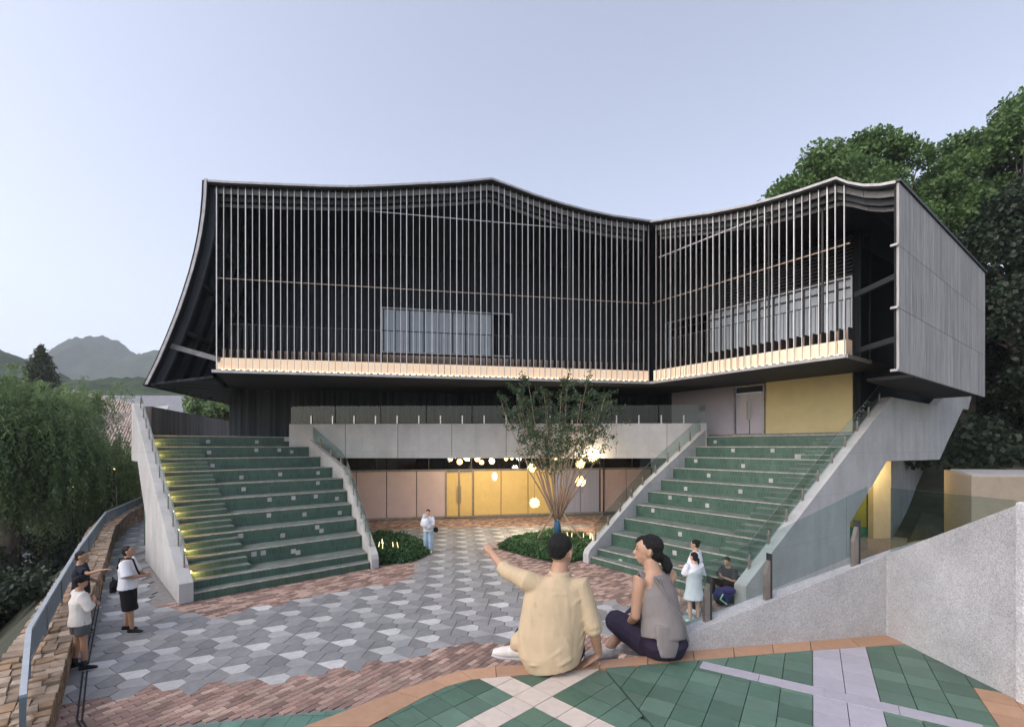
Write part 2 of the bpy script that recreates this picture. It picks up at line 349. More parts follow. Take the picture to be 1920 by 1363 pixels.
# roof slabs
def roof_sheet(curve, PF, off0, off1, z0, z1, drop=0.):
    mb = MB(); n = len(curve)
    for (t, z) in curve:
        for off, dz in ((off0, z0), (off1, z0-drop), (off1, z1-drop), (off0, z1)): mb.v.append(tuple(PF(t, off, z+dz)))
    for i in range(n-1):
        for k in range(4): mb.f.append((i*4+k, i*4+(k+1) % 4, (i+1)*4+(k+1) % 4, (i+1)*4+k))
    mb.f.append((0, 1, 2, 3)); mb.f.append(((n-1)*4+3, (n-1)*4+2, (n-1)*4+1, (n-1)*4)); return mb
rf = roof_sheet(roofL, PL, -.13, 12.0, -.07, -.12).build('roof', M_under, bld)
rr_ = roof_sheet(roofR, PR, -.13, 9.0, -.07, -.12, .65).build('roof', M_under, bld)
MB().prism([PL(LL, 0, 13.28), PL(LL, 12, 13.28), PR(0, 9, 12.63), PR(0, 0, 13.28)], V(0, 0, -.2)).build('valley_infill', M_under, rf)
roof_sheet(roofL, PL, -.17, 0.35, 0, -.075).build('flashing', M_flash, rf)
roof_sheet(roofR, PR, -.17, 0.35, 0, -.075).build('flashing', M_flash, rr_)
def strips(curve, PF, T0, T1, par, n):
    # stepped purlin courses under the eaves
    for (off, za, zb, w, m, nm) in ((.12, -.13, -.33, .05, M_purlin, 'eave_board'), (.3, -.3, -.5, .06, M_rib, 'purlin'), (.5, -.5, -.62, .05, M_purlin, 'eave_trim')):
        for i in range(n):
            a = T0 + (T1-T0)*i/n; b = T0 + (T1-T0)*(i+1)/n - .012; mid = (a+b)/2
            ts = [a, mid, b]; mb = MB()
            for t in ts:
                z = interp(curve, t)
                for oo, zz in ((off, za), (off+w, za), (off+w, zb), (off, zb)): mb.v.append(tuple(PF(t, oo, z+zz)))
            for k2 in range(2):
                for k in range(4): mb.f.append((k2*4+k, k2*4+(k+1) % 4, k2*4+4+(k+1) % 4, k2*4+4+k))
            mb.f.append((0, 1, 2, 3)); mb.f.append((11, 10, 9, 8))
            mb.build(nm, m, par)
strips(roofL, PL, -.05, LL-.1, rf, 22); strips(roofR, PR, .15, 8.4, rr_, 11)
# left swooping wing
sw = MB(); n = len(swoop)
for (t, z) in swoop:
    for off, dt in ((-.15, 0), (10.5, 0), (10.5, -.28), (-.15, -.28)): sw.v.append(tuple(PL(t+dt*-.0, off, z) + dL*(dt*.55) + UZ*(dt*.1)))
for i in range(n-1):
    for k in range(4): sw.f.append((i*4+k, i*4+(k+1) % 4, (i+1)*4+(k+1) % 4, (i+1)*4+k))
sw.f.append((0, 1, 2, 3)); sw.f.append(((n-1)*4+3, (n-1)*4+2, (n-1)*4+1, (n-1)*4))
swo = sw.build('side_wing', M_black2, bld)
# its pale edge, and the ribs on its inner face
ed = MB()
for (t, z) in swoop:
    for dt, off in ((.02, -.2), (.02, -.15), (-.07, -.15), (-.07, -.2)): ed.v.append(tuple(PL(t+dt, off, z+.02)))
for i in range(n-1):
    for k in range(4): ed.f.append((i*4+k, i*4+(k+1) % 4, (i+1)*4+(k+1) % 4, (i+1)*4+k))
ed.f.append((0, 1, 2, 3)); ed.f.append(((n-1)*4+3, (n-1)*4+2, (n-1)*4+1, (n-1)*4))
ed.build('edge_flashing', M_flash, swo)
for off in (.15, 1.2, 2.25, 3.3, 4.4, 5.5, 6.6, 7.7, 8.8):
    rb = MB()
    for i, (t, z) in enumerate(swoop):
        d2 = .26
        for dt, o2 in ((.0, off), (d2, off), (d2, off+.14), (0., off+.14)): rb.v.append(tuple(PL(t+dt, o2, z-.02-(.06 if i == 0 else 0))))
    for i in range(n-1):
        for k in range(4): rb.f.append((i*4+k, i*4+(k+1) % 4, (i+1)*4+(k+1) % 4, (i+1)*4+k))
    rb.f.append((0, 1, 2, 3)); rb.f.append(((n-1)*4+3, (n-1)*4+2, (n-1)*4+1, (n-1)*4))
    rb.build('rib', M_rib, swo)
for (z, t0) in ((8.0, -1.1), (9.7, -.55), (11.3, -.2)):
    MB().bar(PL(t0, .2, z), PL(t0-.02, 9.5, z), .12, .16).build('tie_rail', M_rib, swo)
MB().bar(PL(-1.5, .2, 7.45), PL(.12, .2, 7.0), .16, .18).build('strut', M_purlin, swo)
MB().prism([PL(-2.0, -.1, 6.0), PL(-2.0, 10.4, 6.0), PL(-.9, 10.4, 6.34), PL(-.9, 3.2, 6.34), PL(-.1, .1, 6.34)], V(0, 0, .08)).build('wing_soffit', M_black, swo)

# gallery floor / soffit, walls
W = 3.6; WLF = 5.2
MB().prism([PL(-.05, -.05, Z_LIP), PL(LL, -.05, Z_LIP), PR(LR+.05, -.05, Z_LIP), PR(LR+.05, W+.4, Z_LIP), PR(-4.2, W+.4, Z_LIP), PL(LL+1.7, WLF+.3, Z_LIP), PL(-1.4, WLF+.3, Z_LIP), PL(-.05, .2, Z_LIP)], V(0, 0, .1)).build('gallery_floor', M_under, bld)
MB().bar(PL(-.06, -.09, Z_LIP+.035), PL(LL+.01, -.09, Z_LIP+.035), .06, .1).build('lip_trim', M_flash, bld)
MB().bar(PR(0.02, -.09, Z_LIP+.035), PR(LR+.08, -.09, Z_LIP+.035), .06, .1).build('lip_trim', M_flash, bld)
MB().bar(PR(LR+.09, -.06, Z_LIP+.035), PR(LR+.09, 1.75, Z_LIP+.035), .06, .1).build('lip_trim', M_flash, bld)
# L back wall with window opening t 5.56..11.46, z 8.15..10.14
def wall(PF, t0, t1, z0, z1, off, holes, m, name, thick=.2):
    mb = MB(); ts = sorted(set([t0, t1] + [h[0] for h in holes] + [h[1] for h in holes]))
    for a, b in zip(ts, ts[1:]):
        zs = [(z0, z1)]
        for h in holes:
            if h[0] <= a+1e-6 and b <= h[1]+1e-6: zs = [(z0, h[2]), (h[3], z1)]
        for za, zb in zs:
            if zb-za > .01: mb.prism([PF(a, off, za), PF(b, off, za), PF(b, off, zb), PF(a, off, zb)], (PF(0, 1)-PF(0, 0))*thick)
    return mb.build(name, m, bld)
wall(PL, -1.4, 18.55, Z_DECK, 13.2, WLF, [(5.43, 11.76, 8.46, 10.58)], M_black, 'timber_wall')
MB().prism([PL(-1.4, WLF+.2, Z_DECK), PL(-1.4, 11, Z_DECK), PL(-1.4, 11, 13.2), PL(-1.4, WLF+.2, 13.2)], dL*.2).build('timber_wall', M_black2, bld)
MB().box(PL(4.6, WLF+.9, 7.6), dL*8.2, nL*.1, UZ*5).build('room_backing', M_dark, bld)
win = MB()
def fr(mb, PF, t0, t1, z0, z1, off, w=.06, d=.1):
    mb.bar(PF(t0, off, z0+w/2), PF(t1, off, z0+w/2), d, w); mb.bar(PF(t0, off, z1-w/2), PF(t1, off, z1-w/2), d, w)
    for t in (t0+w/2, t1-w/2): mb.bar(PF(t, off, z0+w), PF(t, off, z1-w), w, d, up=(PF(0, 1)-PF(0, 0)))
fr(win, PL, 5.39, 11.8, 8.42, 10.62, WLF-.05)
wo_ = win.build('window', M_flash, bld)
cuts = [5.46, 6.0, 6.7, 7.4, 8.1, 8.8, 9.45, 10.12, 10.78]
for a, b in zip(cuts, cuts[1:]):
    MB().box(PL(a+.03, WLF+.02, 8.48), dL*(b-a-.06), nL*.02, UZ*2.08).build('pane', M_window, wo_)
    MB().bar(PL(b, WLF+.0, 8.48), PL(b, WLF+.0, 10.56), .05, .08, up=nL).build('mullion', M_steel, wo_)
MB().bar(PL(11.3, WLF+.0, 8.48), PL(11.3, WLF, 10.56), .05, .08, up=nL).build('mullion', M_steel, wo_)
# R back wall: glazing low, louvres above
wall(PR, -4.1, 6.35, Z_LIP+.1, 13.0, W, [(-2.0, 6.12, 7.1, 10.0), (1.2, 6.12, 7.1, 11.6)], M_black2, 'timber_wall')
gw = MB(); fr(gw, PR, -2.0, 6.12, 7.05, 10.02, W-.05); gw = gw.build('window', M_flash, bld)
tt = -1.95; k = 0
while tt < 6.05:
    b = min(tt+.58, 6.08); lit = tt > .3
    MB().box(PR(tt+.03, W+.04, 7.12), dR*(b-tt-.06), nR*.02, UZ*2.5).build('pane', M_window if lit else M_glassd, gw)
    MB().box(PR(tt+.03, W+.04, 9.66), dR*(b-tt-.06), nR*.02, UZ*.3).build('pane', M_window if lit else M_glassd, gw)
    MB().bar(PR(b, W+.02, 7.1), PR(b, W+.02, 9.98), .05, .09, up=nR).build('mullion', M_steel, gw); tt = b if b < 6.0 else 9; k += 1
MB().bar(PR(-1.95, W+.02, 9.64), PR(6.08, W+.02, 9.64), .08, .05).build('transom', M_steel, gw)
for i in range(11):
    MB().bar(PR(1.25, W+.06, 10.12+i*.135), PR(6.08, W+.06, 10.12+i*.135), .1, .05).build('louvre', M_rib, gw)
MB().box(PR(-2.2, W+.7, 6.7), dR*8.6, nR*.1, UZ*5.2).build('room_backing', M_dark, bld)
# ground-deck walls under the gallery on the right wing
pan = [(-1.65, 1.58, M_lav, 'wall_panel'), (2.97, 6.1, M_yel2, 'wall_panel')]
for a, b, m, nm in pan:
    MB().box(PR(a, W-.02, Z_DECK+.08), dR*(b-a), nR*.15, UZ*(Z_LIP-Z_DECK-.08)).build(nm, m, bld)
MB().box(PR(-4.1, W, Z_DECK), dR*2.44, nR*.2, UZ*(Z_LIP-Z_DECK)).build('timber_wall', M_black2, bld)
MB().box(PR(6.14, W-.0, Z_DECK), dR*.2, nR*.2, UZ*(Z_LIP-Z_DECK)).build('timber_wall', M_black2, bld)
MB().box(PR(6.15, W+.2, 3.6), dR*.2, nR*8., UZ*7.4).build('timber_wall', M_black2, bld)
MB().bar(PR(-1.7, W-.05, Z_DECK+.04), PR(6.14, W-.05, Z_DECK+.04), .05, .08).build('wall_base', M_purlin, bld)
dr = MB(); fr(dr, PR, 1.6, 2.95, Z_DECK+.02, Z_DECK+2.16, W-.04, .06, .1); dr = dr.build('door', M_flash, bld)
for a in (1.68, 2.3):
    MB().box(PR(a, W, Z_DECK+.1), dR*.57, nR*.05, UZ*1.72).build('door_leaf', M_lav, dr)
MB().box(PR(1.68, W, Z_DECK+1.86), dR*1.19, nR*.05, UZ*.26).build('transom', M_dark, dr)
for a in (2.2, 2.36):
    MB().bar(PR(a, W-.12, Z_DECK+.7), PR(a, W-.12, Z_DECK+1.5), .035, .035, up=nR).build('handle', M_stain, dr)
# slats, brackets, bands
N_L, N_R = 71, 31
sl_mesh = {}
def slat(PF, t, z1, i, curveN):
    wd = .02 if i % 4 else .031
    p = PF(t, .02, Z_LIP+.1); u = PF(1, 0)-PF(0, 0); nn = PF(0, 1)-PF(0, 0)
    return MB().box(p - u*wd/2, u*wd, nn*.06, UZ*(z1-Z_LIP-.1)).build('slat', M_slat, bld)
for i in range(N_L):
    t = .05 + (LL-.12)*i/(N_L-1) + random.uniform(-.012, .012); slat(PL, t, interp(roofL, t)-.1, i, 0)
for i in range(1, N_R):
    t = LR*i/(N_R-1) + random.uniform(-.012, .012); slat(PR, t, interp(roofR, t)-.1, i, 0)
for PF, T in ((PL, LL), (PR, LR)):
    u = PF(1, 0)-PF(0, 0); nn = PF(0, 1)-PF(0, 0); nb = int(T/.24)
    for i in range(nb):
        a = T*i/nb + .012; b = T*(i+1)/nb - .012
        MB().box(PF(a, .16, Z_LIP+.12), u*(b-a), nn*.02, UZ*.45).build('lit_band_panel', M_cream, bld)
        MB().box(PF((a+b)/2-.05, .06, Z_LIP+.085), u*.1, nn*.08, UZ*.05).build('foot_bracket', M_steel, bld)
        MB().box(PF(b+.0, .30, Z_LIP+.6), u*.03, nn*.28, UZ*.36).build('fin', M_dark, bld)
    MB().box(PF(.02, .62, Z_LIP+.1), u*(T-.04), nn*.04, UZ*.86).build('brown_upstand', M_brown, bld)
    MB().box(PF(.02, .185, Z_LIP+.1), u*(T-.04), nn*.03, UZ*.4).build('band_backing', M_dark, bld)
    zr = 9.95
    MB().bar(PF(.0, .14, zr), PF(T+(.1 if T < 10 else 0), .14, zr), .04, .035).build('mid_rail', M_rail, bld)
    zu = 13.06 if T > 10 else 11.86
    if T > 10: MB().bar(PF(.3, .6, zu), PF(T-.2, .6, zu), .04, .04).build('upper_rail', M_flash, bld)
    else: MB().bar(PF(.2, .3, zu), PF(5.5, .3, zu), .05, .05).build('upper_rail', M_flash, bld)
    bl = MB(); bl.bar(PF(.2, .75, 8.46), PF(T-.1, .75, 8.46), .03, .035); bl.bar(PF(.2, .75, 7.5), PF(T-.1, .75, 7.5), .025, .025)
    x = .2
    while x < T-.1: bl.bar(PF(x, .75, 7.4), PF(x, .75, 8.46), .014, .014, up=nn); x += .125
    bl.build('balustrade', M_steel, bld, kind='stuff')
    # round steel hangers a step behind the screen
    for q in ([3.3, 6.7, 10.1, 13.4] if T > 10 else [.9, 2.6, 4.7, 6.4]):
        MB().bar(PF(q, .5, Z_LIP+.1), PF(q, .5, interp(roofL if T > 10 else roofR, q)-.3), .05, .05, up=nn).build('hanger', M_rib, bld)
# warm linear lights at the foot of the screen: a thin diffuser strip with a lamp over each bay
M_led = glow('warm_led', (1.0, .74, .44), 5.0)
for PF, T in ((PL, LL), (PR, LR)):
    u = PF(1, 0)-PF(0, 0); nn = PF(0, 1)-PF(0, 0)
    MB().box(PF(.05, .128, Z_LIP+.122), u*(T-.1), nn*.018, UZ*.012).build('led_strip', M_led, bld)
# right-hand side screen of weathered battens, three tiers of panels
e0 = 8.5
for tier in range(3):
    for i in range(9):
        a = .0 + 8.9*i/9; b = 8.9*(i+1)/9 - .006
        def zz(s, f):
            zt = 11.12 - .68*s/8.9; zb = 5.94 - .2*s/8.9; return zb + (zt-zb)*f
        f0, f1 = tier/3 + .0012, (tier+1)/3 - .0012
        MB().prism([PR(e0, a-.1, zz(a, f0)), PR(e0, b-.1, zz(b, f0)), PR(e0, b-.1, zz(b, f1)), PR(e0, a-.1, zz(a, f1))], dR*.06).build('side_screen_panel', M_panelw[(i*2+tier*5) % 3 if random.random() < .7 else 0], bld)
    MB().bar(PR(e0-.12, -.14, zz(0, f0)+.02), PR(e0+.05, -.14, zz(0, f0)+.02), .08, .06).build('screen_bracket', M_flash, bld)
MB().prism([PR(e0-.06, -.08, 5.97), PR(e0-.06, 8.8, 5.77), PR(e0-.06, 8.8, 10.4), PR(e0-.06, -.08, 11.08)], dR*.05).build('screen_backing', M_dark, bld)
MB().bar(PR(e0+.03, -.15, 11.17), PR(e0+.03, 8.85, 10.49), .16, .07).build('screen_coping', M_steel, bld)
for z in (6.9, 8.7):
    MB().bar(PR(LR-.2, 1.4, z), PR(e0-.1, .5, z+.05), .12, .16).build('strut', M_rib, bld)

MB().prism([PR(7.0, 2.2, 6.0), PR(e0-.1, 2.2, 6.0), PR(e0-.1, 8.7, 5.8), PR(7.0, 8.7, 5.8)], V(0, 0, .1)).build('screen_soffit', M_under, bld)

# deck, balcony fascia with glass rail, shop front below
F0 = V(-9.95, 21.4, 0); F1 = V(8.45, 20.8, 0); dF = (F1-F0).normalized(); LF = (F1-F0).length; nF = V(-dF.y, dF.x, 0)
MB().prism([F0+nF*.1+UZ*4.1, F1+nF*.1+UZ*4.1, V(13.2, 17.6, 4.1), V(12.6, 24, 4.1), V(8.4, 28.2, 4.1), V(-13.2, 26.2, 4.1), V(-13.9, 21.5, 4.1)], V(0, 0, .2)).build('deck_slab', M_conc2, bld)
bal = None
jts = [0, 2.55, 4.9, 7.3, 9.7, 12.1, 14.5, 16.7, LF]
for a, b in zip(jts, jts[1:]):
    o = MB().box(F0+dF*(a+.008)+UZ*3.36, dF*(b-a-.016), nF*.22, UZ*1.52).build('balcony_fascia', M_conc, bld, bevel=.012)
    bal = bal or o
npn = 9
for i in range(npn):
    a = -.0 + LF*i/npn; b = LF*(i+1)/npn
    MB().box(F0+dF*(a+.02)+nF*.14+UZ*4.9, dF*(b-a-.04), nF*.014, UZ*.78).build('rail_glass', M_glass, bld)
for i in range(1, npn*1+10):
    a = LF*i/(npn+10)
    MB().box(F0+dF*(a-.025)+nF*.08+UZ*4.88, dF*.05, nF*.04, UZ*.36).build('rail_post', M_stain, bld)
S0 = V(-7.6, 25.1, 0); dS = V(.97804, .20843, 0); nS = V(-.20843, .97804, 0)
def PS(t, off=0., z=0.): return S0 + dS*t + nS*off + UZ*z
shop = [(-2.2, -.54, M_pink), (-.5, .99, M_pink), (1.03, 2.54, M_pink), (2.58, 4.08, M_pink), (5.65, 7.13, M_yel), (7.17, 8.67, M_yel), (8.71, 10.2, M_yel), (10.3, 11.76, M_blue), (11.8, 12.93, M_blue), (13.05, 14.6, M_pink), (14.64, 16.2, M_pink)]
for a, b, m in shop:
    MB().box(PS(a, 0, .12), dS*(b-a), nS*.08, UZ*2.42).build('shop_panel', m, bld)
    MB().box(PS(a, .03, 2.66), dS*(b-a), nS*.02, UZ*.66).build('transom_pane', M_glassd, bld)
MB().box(PS(-2.3, .02, 0), dS*18.6, nS*.2, UZ*.11).build('shop_plinth', M_purlin, bld)
MB().box(PS(-2.3, -.03, 2.56), dS*18.6, nS*.16, UZ*.08).build('shop_rail', M_purlin, bld)
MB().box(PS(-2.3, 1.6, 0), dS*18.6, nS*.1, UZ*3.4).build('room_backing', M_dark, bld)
MB().box(PS(-2.3, .1, 0), dS*18.6, nS*.02, UZ*2.55).build('panel_backing', M_steel, bld)
MB().prism([F0+nF*.25+UZ*3.36, F1+nF*.25+UZ*3.36, PS(16.5, 1.7, 3.36), PS(-2.5, 1.7, 3.36)], V(0, 0, .1)).build('undercroft_ceiling', M_under, bld)
d2 = MB()
for t in (4.12, 4.83, 5.58): d2.box(PS(t-.035, -.04, .02), dS*.07, nS*.1, UZ*2.54)
d2.box(PS(4.12, -.04, 2.45), dS*1.45, nS*.1, UZ*.07); d2.box(PS(4.12, -.04, .02), dS*1.45, nS*.1, UZ*.08)
d2 = d2.build('door', M_post, bld)
for a, b in ((4.17, 4.78), (4.88, 5.53)):
    MB().box(PS(a, -.0, .11), dS*(b-a), nS*.05, UZ*2.33).build('door_leaf', M_yel, d2)
for a in (4.75, 4.91): MB().bar(PS(a, -.1, .8), PS(a, -.1, 1.75), .04, .04, up=nS).build('handle', M_post, d2)
MB().box(PS(4.15, .03, 2.66), dS*1.4, nS*.02, UZ*.66).build('transom_pane', M_glassd, bld)
for t in (-2.0, .5, 3.2, 5.5, 8.2, 10.3, 12.99, 15.):
    MB().bar(PS(t, .0, 2.64), PS(t, .0, 3.34), .05, .06, up=nS).build('mullion', M_steel, bld)
MB().tube([PS(13.0, -.5, 0), PS(13.0, -.5, 3.36)], .05, 10).build('column', M_steel, bld, smooth=True)
# lettering on the shop front: two rows of small dark glyph strokes that cannot be read at this size
gl_ = MB(); rs = random.Random(3)
for i in range(5):
    x0 = 9.45 + i*.17
    for q in range(5):
        if q < 3: gl_.box(PS(x0+rs.uniform(0, .02), -.012, 2.34+q*.055), dS*rs.uniform(.07, .12), nS*.008, UZ*.014)
        else: gl_.box(PS(x0+rs.uniform(0, .1), -.012, 2.34), dS*.014, nS*.008, UZ*rs.uniform(.08, .14))
for i in range(9):
    for q in range(3): gl_.box(PS(11.86+rs.uniform(0, .03), -.012, 1.95-i*.09+q*.025), dS*rs.uniform(.03, .07), nS*.008, UZ*.01)
gl_.build('lettering', M_dark, bld, kind='stuff')
# wall at the head of the left stair
MB().prism([V(-15.1, 20.1, Z_DECK-.3), V(-18.6, 31.5, Z_DECK-.3), V(-18.6, 31.5, 5.55), V(-15.1, 20.1, 5.55)], V(-.25, -.08, 0)).build('terrace_wall', M_concd, bld)
MB().prism([V(-14.6, 19.6, 4.1), V(-18.3, 31.5, 4.1), V(-13.3, 31.5, 4.1), V(-13.3, 22.0, 4.1), V(-10.4, 22.0, 4.1)], V(0, 0, .18)).build('terrace_slab', M_conc2, bld)
# ================================================================= amphitheatre stairs
def edge_q(poly, p):
    for (q0, p0), (q1, p1) in zip(poly, poly[1:]):
        if p <= p1: return q0 + (q1-q0)*(p-p0)/(p1-p0)
    return poly[-1][0]
M_steplamp = glow('step_lamp', (1.0, .72, .3), 4.0)
def stair(name, label, loc, ang, T, left, right, aisle, accents, lamps, hollow):
    root = thing(name, label, 'steps', loc, R(ang), local=True)
    rise = .43; n = 10
    for k in range(0, n+1):
        if k == 0: p0, p1, z = -.38, 0, .215
        else: p0, p1, z = (k-1)*T, k*T + (0 if k < n else .5), rise*k
        zb = 0.0 if (not hollow or k <= 6) else max(0, z-1.1)
        ps = [p0, (p0+p1)/2, p1]
        poly = [(edge_q(left, p), p) for p in ps] + [(edge_q(right, p), p) for p in reversed(ps)]
        MB().prism([V(q, p, zb) for q, p in poly], V(0, 0, z-.03-zb)).build('riser_block', M_stairg, root)
        pt = [p0-.012] + ps[1:]
        poly2 = [(edge_q(left, p), p) for p in pt] + [(edge_q(right, p), p) for p in reversed(pt)]
        tr = MB().prism([V(q, p+.04 if i in (0, len(poly2)-1) else p, z-.03) for i, (q, p) in enumerate(poly2)], V(0, 0, .026)).build('tread', M_stairt, root)
        MB().box((edge_q(left, p0)+.005, p0-.016, z-.028), (edge_q(right, p0)-edge_q(left, p0)-.01, 0, 0), (0, .05, 0), (0, 0, .03)).build('nosing', M_nose, root)
        for (kk, f) in accents:
            if kk == k:
                ql, qr = edge_q(left, p0), edge_q(right, p0); q = ql + (qr-ql)*f
                zz = z - .03 - random.choice([.06, .14, .2]) - .13
                MB().box((q-.07, p0-.008, zz), (.14, 0, 0), (0, .02, 0), (0, 0, .14)).build('accent_tile', M_white, root)
        if 1 <= k < n:
            a0, a1 = aisle(k*T)
            for j in (1, 2):
                py = k*T - (.62 if j == 1 else .31)
                MB().box((a0, py, z+.143*(j-1)), (a1-a0, 0, 0), (0, k*T-.006-py, 0), (0, 0, .143-.02)).build('aisle_step', M_stairg, root)
                MB().box((a0, py-.01, z+.143*j-.019), (a1-a0, 0, 0), (0, k*T-.006-py+.01, 0), (0, 0, .018)).build('aisle_tread', M_stairt, root)
            if lamps:
                lx, ly, lz = a0+.03, k*T-.75, z+.2
                MB().box((lx-.022, ly-.05, lz-.02), (.018, 0, 0), (0, .1, 0), (0, 0, .04)).build('step_lamp', M_steplamp, root)
                ld = bpy.data.lights.new('step_light', 'SPOT'); ld.energy = 8.0; ld.color = (1, .58, .17); ld.spot_size = R(150); ld.spot_blend = .9; ld.shadow_soft_size = .04
                lo = bpy.data.objects.new('step_light', ld); C.objects.link(lo); lo.parent = root; lo.location = (lx+.03, ly, lz)
                lo.rotation_euler = V(.75, .65, -.25).to_track_quat('-Z', 'Y').to_euler()
    return root
accL = [(10, .355), (10, .686), (9, .32), (9, .87), (9, .62), (9, .78), (8, .30), (7, .42), (7, .65), (7, .9), (6, .39), (6, .83), (5, .51), (5, .65), (5, .79), (5, .93), (4, .48), (4, .69), (4, .92), (3, .3), (3, .53), (3, .74), (3, .767), (2, .56), (2, .588), (2, .34), (2, .39)]
accR = [(10, .07), (9, .29), (9, .56), (9, .85), (8, .09), (8, .44), (7, .28), (7, .69), (6, .2), (6, .58), (5, .18), (5, .33), (5, .45), (5, .8), (4, .14), (3, .44), (2, .5), (1, .2)]
LQ = [(0, -1), (0, 20)]; RQ = [(4.7, -.4), (6.05, 4.7), (5.45, 8.2), (5.45, 20)]
stL = stair('tiered_steps', 'green tiled seating steps with small glowing lamps along one side', (-8.21, 12.26, 0), 43.2, .9, LQ, RQ, lambda p: (.02, 1.45 + .1*p/8), accL, True, False)
LQ2 = [(0, -.4), (-.6, 3.0), (-.75, 7.3), (-.75, 20)]; RQ2 = [(5.0, -1), (5.0, 20)]
stR = stair('tiered_steps', 'green tiled seating steps below the yellow wall, unlit', (2.94, 16.14, 0), -55.5, .8, LQ2, RQ2, lambda p: (3.75, 4.98), accR, False, True)
# parapets (part of each stair)
ppL = [(-.45, 0), (-.45, .5), (9.75, 5.6), (10.3, 5.6), (10.3, 3.3), (8.2, 3.3), (5.9, 1.5), (5.9, 0)]
parL = MB().prism([V(-.32, p, z) for p, z in ppL], V(.31, 0, 0)).build('parapet', M_conc, stL, bevel=.012)
ppR = [(-.4, 0), (-.4, .5), (8.9, 5.6), (13.8, 5.55), (15.5, 6.25), (18.9, 6.23), (18.3, 5.56), (17.5, 5.56), (15.2, 4.03), (14.2, 3.33), (8.5, 3.36), (5.5, 1.49), (5.5, 0)]
parR = MB().prism([V(5.01, p, z) for p, z in ppR], V(.3, 0, 0)).build('parapet', M_conc, stR, bevel=.012)
def bent_parapet(root, pts, side, z0=0.):
    """pts: (q,p,ztop) along the flank; wall .26 thick on the outer side"""
    mb = MB(); n = len(pts)
    for i, (q, p, z) in enumerate(pts):
        for dq, zz in ((0, z0), (side*.26, z0), (side*.26, z), (0, z)): mb.v.append((q+dq, p, zz))
    for i in range(n-1):
        for k in range(4): mb.f.append((i*4+k, i*4+(k+1) % 4, (i+1)*4+(k+1) % 4, (i+1)*4+k))
    mb.f.append((0, 1, 2, 3)); mb.f.append(((n-1)*4+3, (n-1)*4+2, (n-1)*4+1, (n-1)*4))
    return mb.build('parapet', M_conc, root, bevel=.012)
ptsL = [(4.712, -.5, .3), (4.73, -.42, .44), (6.062, 4.7, 2.95), (5.462, 8.2, 4.7)]
bpL = bent_parapet(stL, ptsL, 1)
ptsR = [(-.0-.012, -.5, .3), (-.012, -.42, .44), (-.612, 3.0, 2.35), (-.762, 7.3, 4.7)]
bpR = bent_parapet(stR, ptsR, -1)
def railing(root, par, path, npost, hg, hp, drop, thick=.035, pw=.075, sidevec=V(0, 0, 0)):
    """path: local points of the parapet top; bronze posts clamp glass panels"""
    seg = [(Vector(a), Vector(b)) for a, b in zip(path, path[1:])]; tot = sum((b-a).length for a, b in seg)
    def at(s):
        for a, b in seg:
            L_ = (b-a).length
            if s <= L_+1e-6: return a + (b-a)*(s/L_), (b-a).normalized()
            s -= L_
        a, b = seg[-1]; return b, (b-a).normalized()
    prev = None
    for i in range(npost):
        s = tot*(i+.35)/(npost-.3); s = min(s, tot-.02)
        p, d = at(s); h = V(d.x, d.y, 0).normalized(); sd = V(-h.y, h.x, 0)
        o = p + sidevec - UZ*drop
        prof = [o, o+h*pw, o+h*pw+UZ*(hp+drop-.0), o+h*.5*pw+UZ*(hp+drop+.05), o+UZ*(hp+drop-.06)]
        MB().prism(prof, sd*thick).build('rail_post', M_post, par)
        MB().box(o+h*(pw+.004)+sd*.004, h*.012, sd*.02, UZ*(hp+drop+.1)).build('rail_clip', M_steel, par)
        if prev is not None:
            a = prev + UZ*(.05); b = p + UZ*.05 + sidevec; sdv = sd*.012
            MB().prism([a+sd*.01, b+sd*.01, b+sd*.01+UZ*hg, a+sd*.01+UZ*hg], sdv).build('rail_glass', M_glass, par)
            MB().bar(a+UZ*hg+sd*.016, b+UZ*hg+sd*.016,   .01, .006).build('glass_cap', M_purlin, par)
        prev = p + sidevec
railing(stL, parL, [(-.1, -.2, .65), (-.1, 9.6, 5.5)], 12, .55, .32, .3)
railing(stL, bpL, [(4.86, -.3, .5), (6.19, 4.7, 2.95), (5.59, 8.1, 4.66)], 12, .55, .3, .35)
railing(stR, parR, [(5.1, -.2, .62), (5.1, 8.8, 5.52)], 10, .6, .32, .25)
railing(stR, bpR, [(-.14, -.3, .5), (-.74, 3.0, 2.35), (-.89, 7.2, 4.66)], 10, .55, .3, .35)

# ================================================================= plaza paving
PAVE = [(-6.9, 7.1), (-5.4, 7.6), (-3.36, 8.1), (-1.7, 8.9), (-.7, 9.4), (.5, 9.7), (1.8, 9.9), (3.2, 10.2), (5.4, 9.4), (6.2, 10.2), (4.6, 11.0), (3.6, 11.5), (2.28, 12.0), (1.47, 13.2), (.2, 14.9), (-1.1, 17.5), (-.6, 19.5), (1.5, 21.2), (4, 23.8), (-6.5, 22.3), (-4.2, 20), (-2.9, 18.2), (-3.2, 16.7), (-2.94, 13.9), (-5, 12.4), (-6.76, 10.8), (-8.5, 11.6), (-8.8, 11.7), (-13, 16.9), (-16, 22), (-19.5, 28), (-22, 27), (-17, 19.2), (-12.2, 13.8), (-7.8, 8.2)]
def inside(poly, x, y):
    r = False; j = len(poly)-1
    for i in range(len(poly)):
        xi, yi = poly[i]; xj, yj = poly[j]
        if (yi > y) != (yj > y) and x < (xj-xi)*(y-yi)/(yj-yi)+xi: r = not r
        j = i
    return r
def edge_dist(poly, x, y):
    best = 1e9; p = V(x, y)
    for (ax, ay), (bx, by) in zip(poly, poly[1:]+poly[:1]):
        a = V(ax, ay); b = V(bx, by); d = b-a; t = max(0, min(1, (p-a).dot(d)/d.dot(d))); best = min(best, (p-a-d*t).length)
    return best
